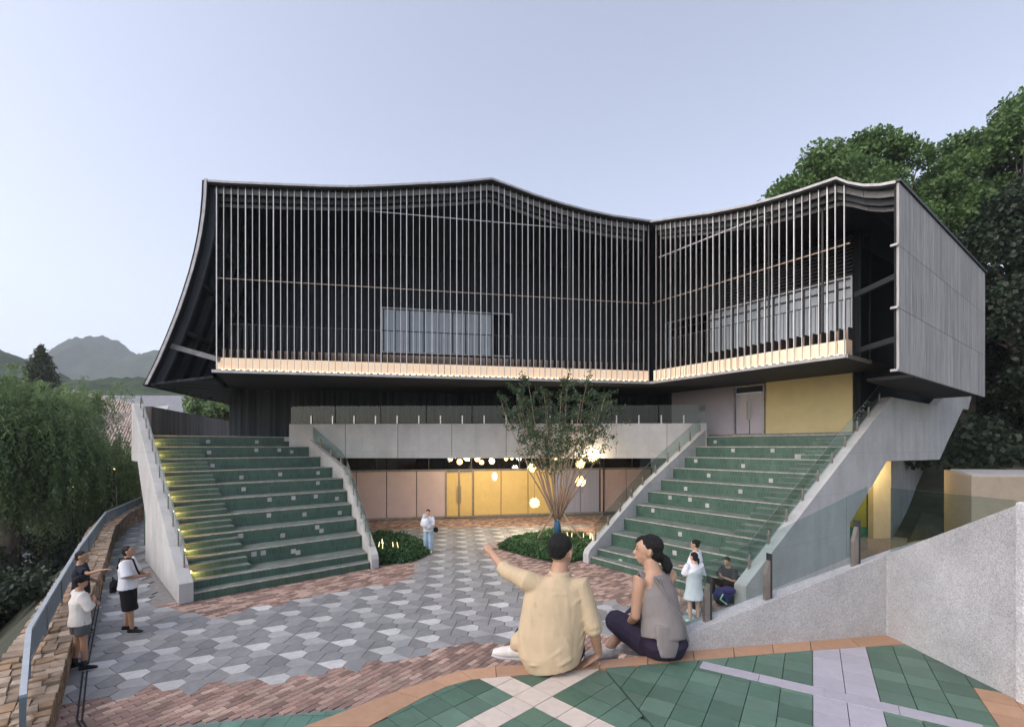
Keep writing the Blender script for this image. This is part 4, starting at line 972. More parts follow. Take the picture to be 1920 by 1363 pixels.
def big_tree(label, base, h, spread, nclump, leaves, seed, leafm, lsz=.24, trunk_r=.35, low=.3, group=None, cat='tree', name='broadleaf_tree', clump=(1.5, 2.6)):
    rng = np.random.default_rng(seed); rd = random.Random(seed)
    root = thing(name, label, cat, base, group=group); bx, by, bz = base
    tr = MB(); th = h*.42
    lean = V(rd.uniform(-.6, .6), rd.uniform(-.6, .6), 0)
    tr.tube([V(bx, by, bz-.5), V(bx, by, bz+th*.4)+lean*.3, V(bx, by, bz+th)+lean], [trunk_r*1.25, trunk_r, trunk_r*.75], 10)
    pos = []
    for i in range(nclump):
        a = rd.uniform(0, 2*math.pi); f = i/nclump; zz = low + (1-low)*(f**.85)
        prof = math.sin(min(1., (zz-low*.7)/(1-low*.7))*math.pi*.86+.22)
        rr = spread*max(.12, prof)*rd.uniform(.35, 1.05)
        c = V(bx+math.cos(a)*rr, by+math.sin(a)*rr, bz+h*zz*.97); cs = rd.uniform(*clump)
        p = in_ball(int(leaves*cs*.95), rng)*np.array([cs, cs, cs*.62]) + np.array(c)
        # finer sprays on the clump's rim
        pos.append(p)
        st = V(bx, by, bz+th*rd.uniform(.55, 1.0))+lean*.8; md = st.lerp(c, .5)+V(0, 0, rd.uniform(-.3, .8))
        tr.tube([st, md, c], [trunk_r*.3, trunk_r*.18, .03], 6)
    tr.build('trunk', M_bark, root, smooth=True, fix=False)
    pos = np.concatenate(pos); npmesh('crown', leaf_quads(pos, lsz, rng, up=.8, aspect=.75), 4, leafm, root)
    return root
gP = 'plane trees behind the gallery building'
big_tree('tall plane tree with broad crown behind the slatted roof ridge', (17.9, 29, 3), 18.6, 4.6, 60, 620, 11, M_leafp, low=.25, clump=(.8, 1.6))
big_tree('plane tree rising just above the roof corner of the side screen', (22.8, 30, 3.5), 20.0, 4.5, 58, 620, 12, M_leafp, low=.22, clump=(.8, 1.6))
big_tree('plane tree with rounded crown next to the tallest tree', (27.6, 30.5, 3.5), 19.8, 4.4, 56, 620, 18, M_leafp, low=.22, clump=(.8, 1.6))
big_tree('tallest plane tree overhanging the weathered side screen', (32.0, 29.5, 4), 21.5, 6.2, 96, 620, 13, M_leafp, low=.18, clump=(.8, 1.7))
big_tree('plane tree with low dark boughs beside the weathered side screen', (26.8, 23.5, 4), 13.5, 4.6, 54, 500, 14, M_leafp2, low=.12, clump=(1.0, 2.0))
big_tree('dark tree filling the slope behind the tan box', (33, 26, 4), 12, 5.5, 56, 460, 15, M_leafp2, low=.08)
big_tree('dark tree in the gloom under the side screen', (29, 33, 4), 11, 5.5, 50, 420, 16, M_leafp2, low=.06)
# dark undergrowth on the right slope
def shrub_mass(name, label, cat, pts, rad, nleaf, size, m, seed, kind=None, flat=.6, group=None):
    rng = np.random.default_rng(seed); c = np.array(pts); pos = []
    for p in c:
        r = rad*rng.uniform(.7, 1.3); pos.append(in_ball(nleaf, rng, .2)*np.array([r, r, r*flat]) + p)
    o = npmesh(name, leaf_quads(np.concatenate(pos), size, rng, up=1.0, aspect=.7), 4, m, None)
    return tag(o, label, cat, group, kind)
rd = random.Random(5)
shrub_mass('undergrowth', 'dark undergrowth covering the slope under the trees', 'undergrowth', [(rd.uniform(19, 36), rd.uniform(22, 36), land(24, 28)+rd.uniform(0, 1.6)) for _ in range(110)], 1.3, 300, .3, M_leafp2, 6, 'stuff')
# ---- willows over the stream
def willow(label, base, h, spread, nstr, seed, drop=(2.2, 5.0)):
    rng = np.random.default_rng(seed); rd = random.Random(seed); bx, by, bz = base
    root = thing('willow_tree', label, 'tree', base, group='willows beside the stream')
    tr = MB(); tr.tube([V(bx, by, bz-.5), V(bx+.2, by, bz+h*.3), V(bx-.1, by+.2, bz+h*.55)], [.42, .33, .24], 10); pos = []; lv = []
    tips = []
    for i in range(22):
        a = rd.uniform(0, 6.283); r = spread*rd.uniform(.25, .9); zt = bz+h*rd.uniform(.66, 1.0)*(1-.16*(r/spread)**2)
        e = V(bx+math.cos(a)*r, by+math.sin(a)*r, zt); tips.append(e); st = V(bx, by, bz+h*.5)
        tr.tube([st, st.lerp(e, .5)+V(0, 0, .7), e], [.14, .08, .02], 6)
    tr.build('trunk', M_bark, root, smooth=True, fix=False)
    P_ = []
    for i in range(nstr):
        t = tips[rd.randrange(len(tips))]; s = t + V(rd.gauss(0, .75), rd.gauss(0, .75), rd.gauss(0, .4)); L_ = rd.uniform(*drop); k = int(L_*26)
        ox, oy = rd.gauss(0, .5), rd.gauss(0, .5)
        for q in range(k):
            f = q/k; P_.append((s.x+ox*f+rd.gauss(0, .06), s.y+oy*f+rd.gauss(0, .06), s.z+.35*math.sin(f*2.6)-L_*f*f*.6-L_*f*.35))
    npmesh('crown', leaf_quads(np.array(P_), .19, rng, aspect=.26, droop=.5), 4, M_leafw, root)
    return root
willow('large weeping willow with pale trailing shoots beside the railing', (-22.6, 21.5, -3), 10.0, 2.7, 1150, 21)
willow('weeping willow leaning out beyond the near stretch of railing', (-24.0, 20.0, -3), 11.2, 4.0, 1100, 22)
willow('willow with low crown close to the stair parapet', (-21.9, 26.0, -3), 7.0, 1.6, 480, 23, (1.6, 4.0))
willow('willow growing further up the stream bank', (-26.5, 27.0, -3), 10.6, 3.4, 800, 24)
# dark bank bushes below the willows
rd = random.Random(8); bp_ = []
for _ in range(150):
    s_ = rd.uniform(6.5, 30); f = (s_-6.5)/23.5; x = -8.5-f*13.5-rd.uniform(1.8, 7); bp_.append((x, s_+rd.uniform(-1, 1), -3.3+rd.uniform(0, 2.6)*min(1, f*2.2+.12)))
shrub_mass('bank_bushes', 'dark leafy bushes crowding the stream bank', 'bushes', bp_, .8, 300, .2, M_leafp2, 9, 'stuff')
for i, (x, y, z, w) in enumerate([(-21.6, 23.6, 1.9, 'low among the willow leaves'), (-20.4, 24.6, 2.7, 'close to the stair parapet'), (-23.6, 24.4, 1.8, 'deepest in the willow shade')]):
    t = thing('garden_lamp', 'small warm garden lamp glowing ' + w, 'lamp', (x, y, -3), group='garden lamps on the stream bank')
    MB().ball((x, y, z), .05, nu=10, nv=8).build('bulb', glow('garden_bulb_%d' % i, (1, .62, .2), 2.2), t, smooth=True); MB().tube([V(x, y, -3.3), V(x, y, z-.08)], .025, 6).build('post', M_steel, t)
tag(MB().tube([V(-19.9, 24.2, -.5), V(-19.95, 24.2, 1.9)], [.035, .02], 6).build('thin_stake', M_bark2, None, smooth=True), 'thin bare stake standing behind the far end of the railing', 'stake')
# background trees behind the terrace wall
big_tree('round green tree beyond the terrace wall', (-22.5, 40, 0), 8.6, 3.0, 30, 380, 31, M_leafw, .3, .2, .3, 'trees beyond the terrace wall', clump=(.8, 1.5))
big_tree('bushy tree under the tip of the side wing', (-27.0, 42, 0), 9.2, 3.2, 32, 380, 32, M_leafw, .3, .2, .25, 'trees beyond the terrace wall', clump=(.8, 1.5))
big_tree('small tree near the far roof gable', (-24.5, 50, 0), 8.0, 3.0, 26, 340, 33, M_leafw, .3, .2, .2, 'trees beyond the terrace wall', clump=(.8, 1.5))
# conifer
cf = thing('conifer_tree', 'tall dark pointed conifer above the willows', 'tree', (-52, 53, 0)); rng = np.random.default_rng(41); P_ = []
MB().tube([V(-52, 53, -1), V(-52, 53, 15)], [.35, .05], 8).build('trunk', M_bark, cf, smooth=True)
for i in range(70):
    f = i/70; z = 4+11*f; r = 3.3*(1-f)**.75+.15; k = int(60+260*(1-f)); a = rng.uniform(0, 6.283, k); q = np.sqrt(rng.uniform(.1, 1, k))*r*rng.uniform(.8, 1.1)
    P_.append(np.stack([-52+np.cos(a)*q, 53+np.sin(a)*q, z+rng.normal(0, .12, k)-q*.18], axis=1))
npmesh('crown', leaf_quads(np.concatenate(P_), .42, rng, up=.5, aspect=.35, droop=.25), 4, leafmat('conifer_needle', (.025, .045, .02), (.08, .1, .04)), cf)
# ---- young myrtle tree in the court
TX, TY = 1.78, 18.9
my = thing('myrtle_tree', 'slender many-stemmed young tree with blue wrapped trunk in the court', 'tree', (TX, TY, 0)); rd = random.Random(17); rng = np.random.default_rng(17)
tr = MB(); P_ = []
tr.tube([V(TX, TY, -.05), V(TX, TY, .55), V(TX+.01, TY, 1.05)], [.12, .115, .13], 12)
for i in range(22):
    a = 2.39996*i; rr = math.sqrt((i+.5)/22); ex = math.cos(a)*rr*2.5; ey = math.sin(a)*rr*1.9; zt = 6.3 - 1.1*rr**2 + rd.uniform(-.35, .3)
    if i % 4 == 3: zt -= rd.uniform(.9, 2.2); ex *= 1.04
    p0 = V(TX+math.cos(a)*.06, TY+math.sin(a)*.06, .95); p1 = V(TX+ex*.33, TY+ey*.33, 1.05+(zt-1)*.28); p2 = V(TX+ex*.74, TY+ey*.74, 1+(zt-1)*.62); p3 = V(TX+ex, TY+ey, zt)
    pts = [p0.lerp(p1, t).lerp(p1.lerp(p2, t), t).lerp(p1.lerp(p2, t).lerp(p2.lerp(p3, t), t), t) + V(rd.gauss(0, .02), rd.gauss(0, .02), 0) for t in [k/9 for k in range(10)]]
    tr.tube(pts, [.04-.0037*k for k in range(10)], 6)
    for k in range(5, 10):
        for q in range(4 if k < 8 else 3):
            b = pts[k]; dv = V(rd.gauss(0, 1), rd.gauss(0, 1), rd.uniform(.3, 1.6)).normalized(); L_ = rd.uniform(.3, .75); e = b+dv*L_
            tr.tube([b, e], [.005, .002], 4, caps=False)
            m = int(15+9*(k-5)); 
            for w in range(m):
                t = rd.uniform(.15, 1.08); P_.append(tuple(b+dv*L_*t+V(rd.gauss(0, .055), rd.gauss(0, .055), rd.gauss(0, .055))))
tr.build('trunk', M_bark2, my, smooth=True, fix=False)
npmesh('crown', leaf_quads(np.array(P_), .105, rng, up=.4, aspect=.5), 4, M_leafc, my)
MB().tube([V(TX, TY, .3), V(TX, TY, 1.0)], [.128, .132], 12).build('trunk_wrap', simple('blue_wrap', (.02, .09, .17), .7, .2, 8, .4, 30, (1, 1, 6)), my, smooth=True)
M_stake = simple('wood_stake', (.27, .19, .125), .8, .2, 8)
for dx, dy in ((-1.05, -.5), (1.15, -.6), (.3, 1.1)):
    MB().tube([V(TX+dx, TY+dy, -.05), V(TX+dx*.06, TY+dy*.06, 1.45)], .035, 8).build('stake', M_stake, my, smooth=True)
# ---- clipped shrub beds
def bed(label, poly, h, seed):
    rng = np.random.default_rng(seed); xs_ = [p[0] for p in poly]; ys_ = [p[1] for p in poly]; P_ = []
    while len(P_) < 15000:
        x, y = rng.uniform(min(xs_), max(xs_)), rng.uniform(min(ys_), max(ys_))
        if not inside(poly, x, y): continue
        e = edge_dist(poly, x, y); top = h*min(1, .35+e*1.6)*(.85+.3*noise.noise(V(x*1.6, y*1.6, seed))); P_.append((x, y, top*(1-rng.uniform(0, 1)**2*.8)))
    o = npmesh('shrub_bed', leaf_quads(np.array(P_), .1, rng, up=1.1, aspect=.6), 4, M_leafs, None)
    return tag(o, label, 'shrubs', kind='stuff')
BED1 = [(-4.65, 15.5), (-3.35, 16.0), (-2.95, 17.2), (-3.6, 19.2), (-5.4, 20.6), (-6.2, 19.2)]
BED2 = [(-.55, 18.2), (.4, 17.0), (1.6, 15.7), (2.95, 16.75), (3.25, 18.3), (3.2, 20.2), (1.2, 20.6), (0, 19.6)]
bed('low clipped green shrubs at the foot of the lamp-lit steps', BED1, .42, 51)
bed('low clipped green shrubs round the young tree', BED2, .42, 52)
for pl in (BED1, BED2):
    MB().prism([V(x, y, -.03) for x, y in pl], V(0, 0, .045)).build('soil_bed', M_soil, plaza)
# ================================================================= lamps
M_wire = glow('warm_lamp_wire', (1.0, .68, .26), .62); M_cord = M_steel
gB = 'sparkling globe pendants round the young tree'
def globe(x, y, z, r, label, grp, ztop=3.36, watts=38):
    t = thing('globe_lamp', label, 'lamp', (x, y, z), group=grp); rg = random.Random(int(abs(x)*999)); mb = MB()
    n = 34
    for i in range(n):
        ph = math.acos(1-2*(i+.5)/n); th = 2.39996*i; d = V(math.sin(ph)*math.cos(th), math.sin(ph)*math.sin(th), math.cos(ph))
        mb.tube([V(x, y, z)+d*r*.25, V(x, y, z)+d*r*.9], .006, 4, caps=False); mb.ball(V(x, y, z)+d*r*.95, r*.09, nu=6, nv=4)
    mb.build('light_rods', M_wire, t, fix=False)
    MB().tube([V(x, y, z+r), V(x, y, ztop)], .006, 5).build('cord', M_cord, t)
    if watts:
        ld = bpy.data.lights.new('globe_light', 'POINT'); ld.energy = watts*2.8; ld.color = (1, .8, .55); ld.shadow_soft_size = r
        lo = bpy.data.objects.new('globe_light', ld); C.objects.link(lo); lo.parent = t; lo.location = (0, 0, 0)
    return t
globe(3.5, 20.85, 3.42, .22, 'sparkling round pendant lamp highest beside the young tree', gB, 4.1)
globe(3.02, 21.2, 3.12, .21, 'sparkling round pendant lamp partly behind the stems of the young tree', gB)
globe(.88, 21.5, 2.92, .2, 'sparkling round pendant lamp on the yellow panel side of the young tree', gB)
globe(2.95, 20.7, 2.36, .23, 'sparkling round pendant lamp in front of the blue panels', gB)
globe(.98, 20.9, 1.42, .22, 'sparkling round pendant lamp hanging lowest in front of the yellow panels', gB)
ea = thing('egg_lamp', 'frosted egg-shaped pendant lamp in front of the yellow panels', 'lamp', (-.8, 22.0, 2.5))
MB().ball((-.8, 22, 2.5), .13, .13, .2).build('shade', glow('egg_glow', (1, .74, .48), .6), ea, smooth=True); MB().tube([V(-.8, 22, 2.7), V(-.8, 22, 3.36)], .006, 5).build('cord', M_cord, ea)
for i, (x, y, z, r) in enumerate([(-2.55, 23.4, 3.13, .15), (-2.25, 23.6, 3.27, .1), (-1.7, 23.5, 3.27, .14), (-1.48, 23.5, 3.1, .12), (-.3, 23.8, 3.27, .1), (.0, 24, 3.28, .08), (2.2, 24, 3.28, .08)]):
    globe(x, y, z, r, 'small glowing globe close under the dark ceiling above the shop doors', 'small globes under the ceiling', 3.36, 14)
# reed lights in the shrub beds
M_reed = glow('reed_light', (1.0, .72, .36), 1.3)
k = 0
for (x, y) in [(-4.95, 17.2), (-4.7, 17.35), (-4.62, 17.3), (-4.68, 16.8), (-4.45, 16.5), (-4.15, 16.8), (-3.95, 16.7), (-5.05, 16.7)]:
    t = thing('reed_lamp', 'thin glowing stick lamp standing in the shrubs by the lamp-lit steps', 'lamp', (x, y, .3), group='stick lamps in the shrubs by the lit steps')
    lx, ly = random.uniform(-.06, .06), random.uniform(-.05, .05); MB().tube([V(x, y, .28), V(x+lx, y+ly, .54)], [.013, .008], 6).build('light_stick', M_reed, t); MB().tube([V(x, y, -.02), V(x, y, .29)], .01, 5).build('stem', M_steel, t)
for (x, y) in [(2.15, 18.2), (2.28, 18.5), (2.75, 18.5), (3.0, 18.5), (3.08, 18.3), (2.2, 18.7)]:
    t = thing('reed_lamp', 'thin glowing stick lamp standing in the shrubs by the wrapped trunk', 'lamp', (x, y, .3), group='stick lamps in the shrubs by the young tree')
    lx, ly = random.uniform(-.06, .06), random.uniform(-.05, .05); MB().tube([V(x, y, .28), V(x+lx, y+ly, .54)], [.013, .008], 6).build('light_stick', M_reed, t); MB().tube([V(x, y, -.02), V(x, y, .29)], .01, 5).build('stem', M_steel, t)
# ================================================================= right-hand yard
yd = thing('yard_wall', 'grey concrete wall with pale yellow end under the stair parapet', 'wall', (16, 20.6, 0))
MB().prism([V(16.15, 20.45, -.1), V(22.6, 26.4, -.1), V(22.6, 26.4, 3.3), V(18.9, 22.95, 3.3), V(18.9, 22.95, 3.36), V(16.15, 20.45, 3.36)], V(-.18, .2, 0)).build('wall_slab', M_conc2, yd)
MB().prism([V(15.25, 20.25, -.05), V(16.14, 20.44, -.05), V(16.14, 20.44, 3.34), V(15.25, 20.25, 3.34)], V(-.05, .25, 0)).build('end_face', simple('lit_yellow_render', (.62, .55, .34), .75, .06, 3), yd)
sd = thing('side_door', 'olive green door panel glowing under the stair parapet', 'door', (14.2, 20.2, 0))
M_olive = simple('olive_panel', (.34, .33, .07), .5, .1, 2)
for a in range(3):
    MB().abox(12.5+a*.92, 13.38+a*.92, 20.6, 20.68, .42, 2.7).build('panel', M_olive, sd)
MB().abox(12.5, 15.24, 20.58, 20.7, 0, .4).build('kick_panel', simple('green_kick', (.05, .2, .13), .5, .1, 3), sd)
MB().abox(14.3, 14.38, 20.5, 20.58, 1.1, 1.7).build('handle', M_steel, sd); MB().abox(12.5, 15.24, 20.64, 20.7, 2.72, 3.34).build('head_panel', M_dark, sd)
yl = thing('ceiling_lamp', 'small round ceiling lamp under the stair parapet slab', 'lamp', (15.0, 19.4, 3.2))
MB().tube([V(15.0, 19.4, 3.26), V(15.0, 19.4, 3.32)], .09, 12).build('diffuser', glow('lamp_diffuser', (1, .8, .5), 8), yl); MB().tube([V(15, 19.4, 3.32), V(15, 19.4, 3.36)], .11, 12).build('housing', M_steel, yl)
ld = bpy.data.lights.new('yard_light', 'POINT'); ld.energy = 60; ld.color = (1, .74, .4); ld.shadow_soft_size = .08
lo = bpy.data.objects.new('yard_light', ld); C.objects.link(lo); lo.parent = yl; lo.location = (0, 0, -.08)
MB().prism([V(10.4, 15.6, 3.4), V(17.6, 20.5, 3.4), V(14.5, 22.5, 3.4), V(9.5, 19.5, 3.4)], V(0, 0, .2)).build('stair_landing_slab', M_conc2, bld)
tb_ = thing('tan_box', 'tan rendered box structure beyond the granite parapet', 'kiosk', (14.5, 14, 0))
MB().prism([V(13.4, 14.0, -.2), V(19, 13.2, -.2), V(20, 17, -.2), V(16.2, 18.0, -.2)], V(0, 0, 3.2)).build('body', simple('tan_render', (.3, .25, .19), .85, .08, 4, .3, 80), tb_, bevel=.02)
MB().prism([V(13.55, 14.15, 3.0), V(18.9, 13.4, 3.0), V(19.8, 16.9, 3.0), V(16.3, 17.85, 3.0)], V(0, 0, .035)).build('roof', M_conc2, tb_)
kb = thing('planter_kerb', 'low pale kerb round the dark planting bed', 'kerb', (16, 18.6, 0))
MB().bar(V(14.6, 17.6, .1), V(19.5, 20.2, .1), .2, .45).build('kerb_stone', simple('yellow_kerb', (.35, .31, .2), .85, .15, 6), kb)
MB().prism([V(17.0, 20.6, -.03), V(14.6, 17.8, -.03), V(20, 20.6, .0), V(24, 25.5, 1.3), V(22.6, 26, 1.3)], V(0, 0, .05)).build('planting_soil', M_soil, kb)
# old stone building in the dark trees on the right
ob = thing('stone_building', 'dim old stone building with pale pilasters among the trees', 'building', (30, 29.5, 3))
MB().abox(24.0, 40, 30.2, 31, 2, 9.2).build('wall', simple('old_stone', (.1, .09, .08), .9, .3, 1.5, .8, 5), ob)
for x in (26.4, 28.2, 30.4): MB().abox(x, x+.7, 29.9, 30.19, 3.0, 8.6).build('pilaster', simple('pilaster_stone', (.2, .19, .18), .9, .15, 3), ob)
MB().abox(24.0, 40, 29.8, 31.2, 9.2, 9.5).build('cornice', M_conc2, ob)
for x in (27.3, 29.3): MB().abox(x, x+.7, 30.12, 30.19, 4.6, 6.6).build('window', M_dark, ob)
# ================================================================= houses on the left
M_sheet = simple('tan_corrugated_sheet', (.42, .33, .28), .6, .12, 3); M_orange = simple('orange_brick_wall', (.34, .13, .06), .85, .15, 6)
hs = thing('shed_house', 'house with tan ribbed sheet roof and orange gable behind the willow', 'house', (-30, 36, 0))
rb_ = [V(-33.8, 37, 8.15), V(-27.1, 36, 6.75)]; ed_ = [V(-31.4, 31.2, 4.4), V(-24.6, 31.4, 3.2)]
for i in range(34):
    f0, f1 = i/34, (i+.62)/34; a, b = rb_[0].lerp(rb_[1], f0), rb_[0].lerp(rb_[1], f1); c, d = ed_[0].lerp(ed_[1], f1), ed_[0].lerp(ed_[1], f0)
    MB().prism([a, b, c, d], V(0, 0, .09)).build('roof_rib', M_sheet, hs)
MB().prism([rb_[0], rb_[1], ed_[1], ed_[0]], V(0, 0, -.06)).build('roof_sheet', simple('roof_sheet_pan', (.2, .16, .14), .7, .1, 3), hs)
MB().prism([V(-27.0, 36, 6.7), V(-24.5, 31.4, 3.1), V(-24.2, 31.9, 3.2), V(-26.0, 36.4, 6.9)], V(0, 0, .12)).build('barge_board', simple('grey_barge', (.4, .4, .4), .7, .08, 4), hs)
MB().prism([V(-26.6, 36.1, -1), V(-24.4, 31.9, -1), V(-24.4, 31.9, 3.0), V(-26.6, 36.1, 6.6)], V(.1, .06, 0)).build('gable_wall', M_orange, hs)
h2 = thing('brick_house', 'house with grey slate roof and orange brick wall beyond the ribbed roof', 'house', (-33, 46, 0))
MB().abox(-42, -30.5, 44, 52, -1, 5.6).build('wall', M_orange, h2)
MB().abox(-42.1, -30.4, 43.9, 44, 4.8, 5.7).build('wall_band', simple('tan_band', (.33, .22, .14), .85, .1, 4), h2)
MB().prism([V(-43, 43.4, 5.6), V(-43, 48, 9.0), V(-43, 52.6, 5.6)], V(13.2, 0, 0)).build('roof', simple('grey_slate', (.2, .205, .225), .75, .12, 3, .4, 9), h2)
# ================================================================= people
def skinmat(name, c): 
    m = simple(name, c, .55, .08, 14, .1, 120); m.node_tree.nodes['Principled BSDF'].inputs['Subsurface Weight'].default_value = .05; return m
M_skin = skinmat('skin', (.42, .25, .165)); M_skin2 = skinmat('skin_tan', (.36, .2, .12)); M_skin3 = skinmat('skin_pale', (.5, .32, .24))
M_hair = simple('black_hair', (.007, .0065, .0065), .6, .4, 60, .9, 160, (1, 1, .15), spec=.3)
def cloth(name, c, var=.08, rough=.9):
    m = simple(name, c, rough, var, 7, 0, 45, spec=.2); N, L_ = m.node_tree.nodes, m.node_tree.links; P = N['Principled BSDF']
    tc = N.new('ShaderNodeTexCoord'); hs_ = []
    for rot, sc, w in (((0, R(28), 0), (8, 5, 2.2), 1.0), ((0, R(-48), R(20)), (14, 8, 3), .4)):
        mp = N.new('ShaderNodeMapping'); mp.inputs['Rotation'].default_value = rot; mp.inputs['Scale'].default_value = sc; L_.new(tc.outputs['Object'], mp.inputs['Vector'])
        nz = N.new('ShaderNodeTexNoise'); nz.inputs['Scale'].default_value = 1; nz.inputs['Detail'].default_value = 2.5; nz.inputs['Distortion'].default_value = .6; L_.new(mp.outputs[0], nz.inputs['Vector'])
        mu = N.new('ShaderNodeMath'); mu.operation = 'MULTIPLY'; mu.inputs[1].default_value = w; L_.new(nz.outputs['Fac'], mu.inputs[0]); hs_.append(mu)
    ad = N.new('ShaderNodeMath'); L_.new(hs_[0].outputs[0], ad.inputs[0]); L_.new(hs_[1].outputs[0], ad.inputs[1])
    bp = N.new('ShaderNodeBump'); bp.inputs['Strength'].default_value = .38; bp.inputs['Distance'].default_value = .035; L_.new(ad.outputs[0], bp.inputs['Height']); L_.new(bp.outputs[0], P.inputs['Normal'])
    return m
M_beige = cloth('beige_cotton', (.47, .37, .245), .06); M_grey = cloth('grey_jersey', (.21, .19, .185)); M_purple = cloth('dark_purple_cotton', (.03, .024, .045), .2)
M_wht = cloth('white_cotton', (.62, .63, .67), .04); M_blk = cloth('black_cotton', (.01, .01, .012), .2); M_navy = cloth('navy_cotton', (.014, .017, .028), .2)
M_gsh = cloth('grey_shorts', (.075, .08, .085)); M_jean = cloth('pale_denim', (.3, .4, .5), .1); M_dteal = cloth('dark_denim', (.02, .045, .08)); M_shoe = cloth('black_shoe', (.014, .015, .02), .3); M_shoew = cloth('white_shoe', (.6, .58, .55)); M_shoeg = cloth('mint_shoe', (.4, .58, .5)); M_sole = cloth('shoe_sole', (.4, .4, .4))
M_chr = cloth('charcoal_cotton', (.035, .036, .042))
fold = bpy.data.textures.new('folds', 'CLOUDS'); fold.noise_scale = .055; fold.noise_depth = 2
foldb = bpy.data.textures.new('folds_large', 'CLOUDS'); foldb.noise_scale = .24; foldb.noise_depth = 2
def skin_up(mb, name, m, par, vox=.014, it=5, wrinkle=0.):
    o = mb.build(name, m, par, smooth=True, fix=False)
    r = o.modifiers.new('remesh', 'REMESH'); r.mode = 'VOXEL'; r.voxel_size = vox; r.use_smooth_shade = True
    s = o.modifiers.new('smooth', 'SMOOTH'); s.factor = .5; s.iterations = it
    if wrinkle:
        for t, k in ((foldb, 1.),):
            d = o.modifiers.new('folds', 'DISPLACE'); d.texture = t; d.strength = wrinkle*k; d.mid_level = .5; d.texture_coords = 'LOCAL'
    return o
def fingers(mb, w, d, up, side, curl=.25, k=1.0):
    """hand at wrist w along d; up = back of hand; side = thumb side"""
    w, d, up, side = Vector(w), Vector(d).normalized(), Vector(up).normalized(), Vector(side).normalized()
    palm = w + d*.045*k
    mb.tube([w-d*.01, w+d*.03*k, w+d*.085*k], [(.018*k, .026*k), (.017*k, .038*k), (.014*k, .037*k)], 8, ref=up)
    for i, (o, L_) in enumerate(((.03, .072), (.01, .08), (-.01, .074), (-.03, .058))):
        b = w+d*.082*k+side*o*k; L_ *= k; a = curl*1.4
        d1 = (d*math.cos(a)-up*math.sin(a)); p1 = b+d1*L_*.42; d2 = (d*math.cos(a*2.2)-up*math.sin(a*2.2)); p2 = p1+d2*L_*.34; d3 = (d*math.cos(a*3)-up*math.sin(a*3)); p3 = p2+d3*L_*.26
        mb.tube([b-d*.015*k, p1, p2, p3], [.0095*k, .009*k, .0082*k, .0065*k], 6)
    t0 = w+d*.025*k+side*.03*k; t1 = t0+(d*.55+side*.75-up*.25)*.036*k; t2 = t1+(d*.95+side*.1-up*(.2+curl))*.034*k
    mb.tube([t0-side*.012*k, t0, t1, t2], [.014*k, .0125*k, .0105*k, .008*k], 6)
def head_geo(mb, c, yaw=0., pitch=0., k=1.):
    M = Matrix.Rotation(yaw, 3, 'Z') @ Matrix.Rotation(pitch, 3, 'X'); c = Vector(c); T = lambda x, y, z: c + M @ Vector((x*k, y*k, z*k))
    mb.ball(T(0, -.006, .022), .077*k, .094*k, .092*k, 16, 12, M)
    mb.tube([T(0, .012, .0), T(0, .025, -.05), T(0, .045, -.098)], [(.066*k, .072*k), (.058*k, .062*k), (.03*k, .032*k)], 12, ref=M @ Vector((1, 0, 0)))
    mb.tube([T(0, .082, .012), T(0, .1, -.022), T(0, .088, -.034)], [.009*k, .015*k, .012*k], 6)
    mb.tube([T(-.024, .083, -.058), T(0, .091, -.058), T(.024, .083, -.058)], [.006*k, .009*k, .006*k], 6)
    for s in (-1, 1):
        mb.tube([T(s*.074, -.004, -.028), T(s*.082, -.01, .0), T(s*.08, -.014, .024)], [(.008*k, .012*k), (.008*k, .017*k), (.007*k, .014*k)], 8)
        mb.ball(T(s*.032, .072, .026), .016*k, .012*k, .008*k, 8, 6, M)
    return T, M
def hair_geo(mb, T, M, k=1., back=.0, low=0., top=.0, fade=1.0):
    mb.ball(T(0, -.022-back, .042+top), .083*k*fade, .096*k, .086*k, 16, 12, M)
    mb.ball(T(0, -.05-back, -.005-low), .074*k*fade, .062*k, .07*k, 14, 10, M)
def eyes_geo(par, T, k=1.):
    mb = MB()
    for s in (-1, 1):
        mb.ball(T(s*.031, .0815, .014), .009*k, .005*k, .0035*k, 8, 6); mb.tube([T(s*.045, .0765, .036), T(s*.03, .082, .039), T(s*.016, .083, .036)], .0022*k, 5)
    mb.build('eyes', M_hair, par, smooth=True, fix=False)
def shoe_geo(mb, ank, d, k=1., sole=None):
    ank = Vector(ank); d = Vector((d[0], d[1], 0)).normalized(); z0 = ank.z-.075*k
    g = lambda f, z: V(ank.x+d.x*f*k, ank.y+d.y*f*k, z0+z*k)
    mb.tube([g(-.075, .045), g(-.05, .05), g(.0, .055), g(.06, .045), g(.13, .036), g(.19, .03)], [(.035*k, .03*k), (.045*k, .037*k), (.052*k, .04*k), (.042*k, .045*k), (.034*k, .047*k), (.018*k, .03*k)], 10, ref=(0, 0, 1))
    mb.tube([g(-.01, .04), g(-.015, .1)], [.046*k, .042*k], 8)
    if sole is not None: sole.tube([g(-.078, .008), g(0, .008), g(.07, .008), g(.14, .008), g(.195, .012)], [(.012*k, .034*k), (.012*k, .04*k), (.012*k, .046*k), (.012*k, .048*k), (.01*k, .028*k)], 10, ref=(0, 0, 1))
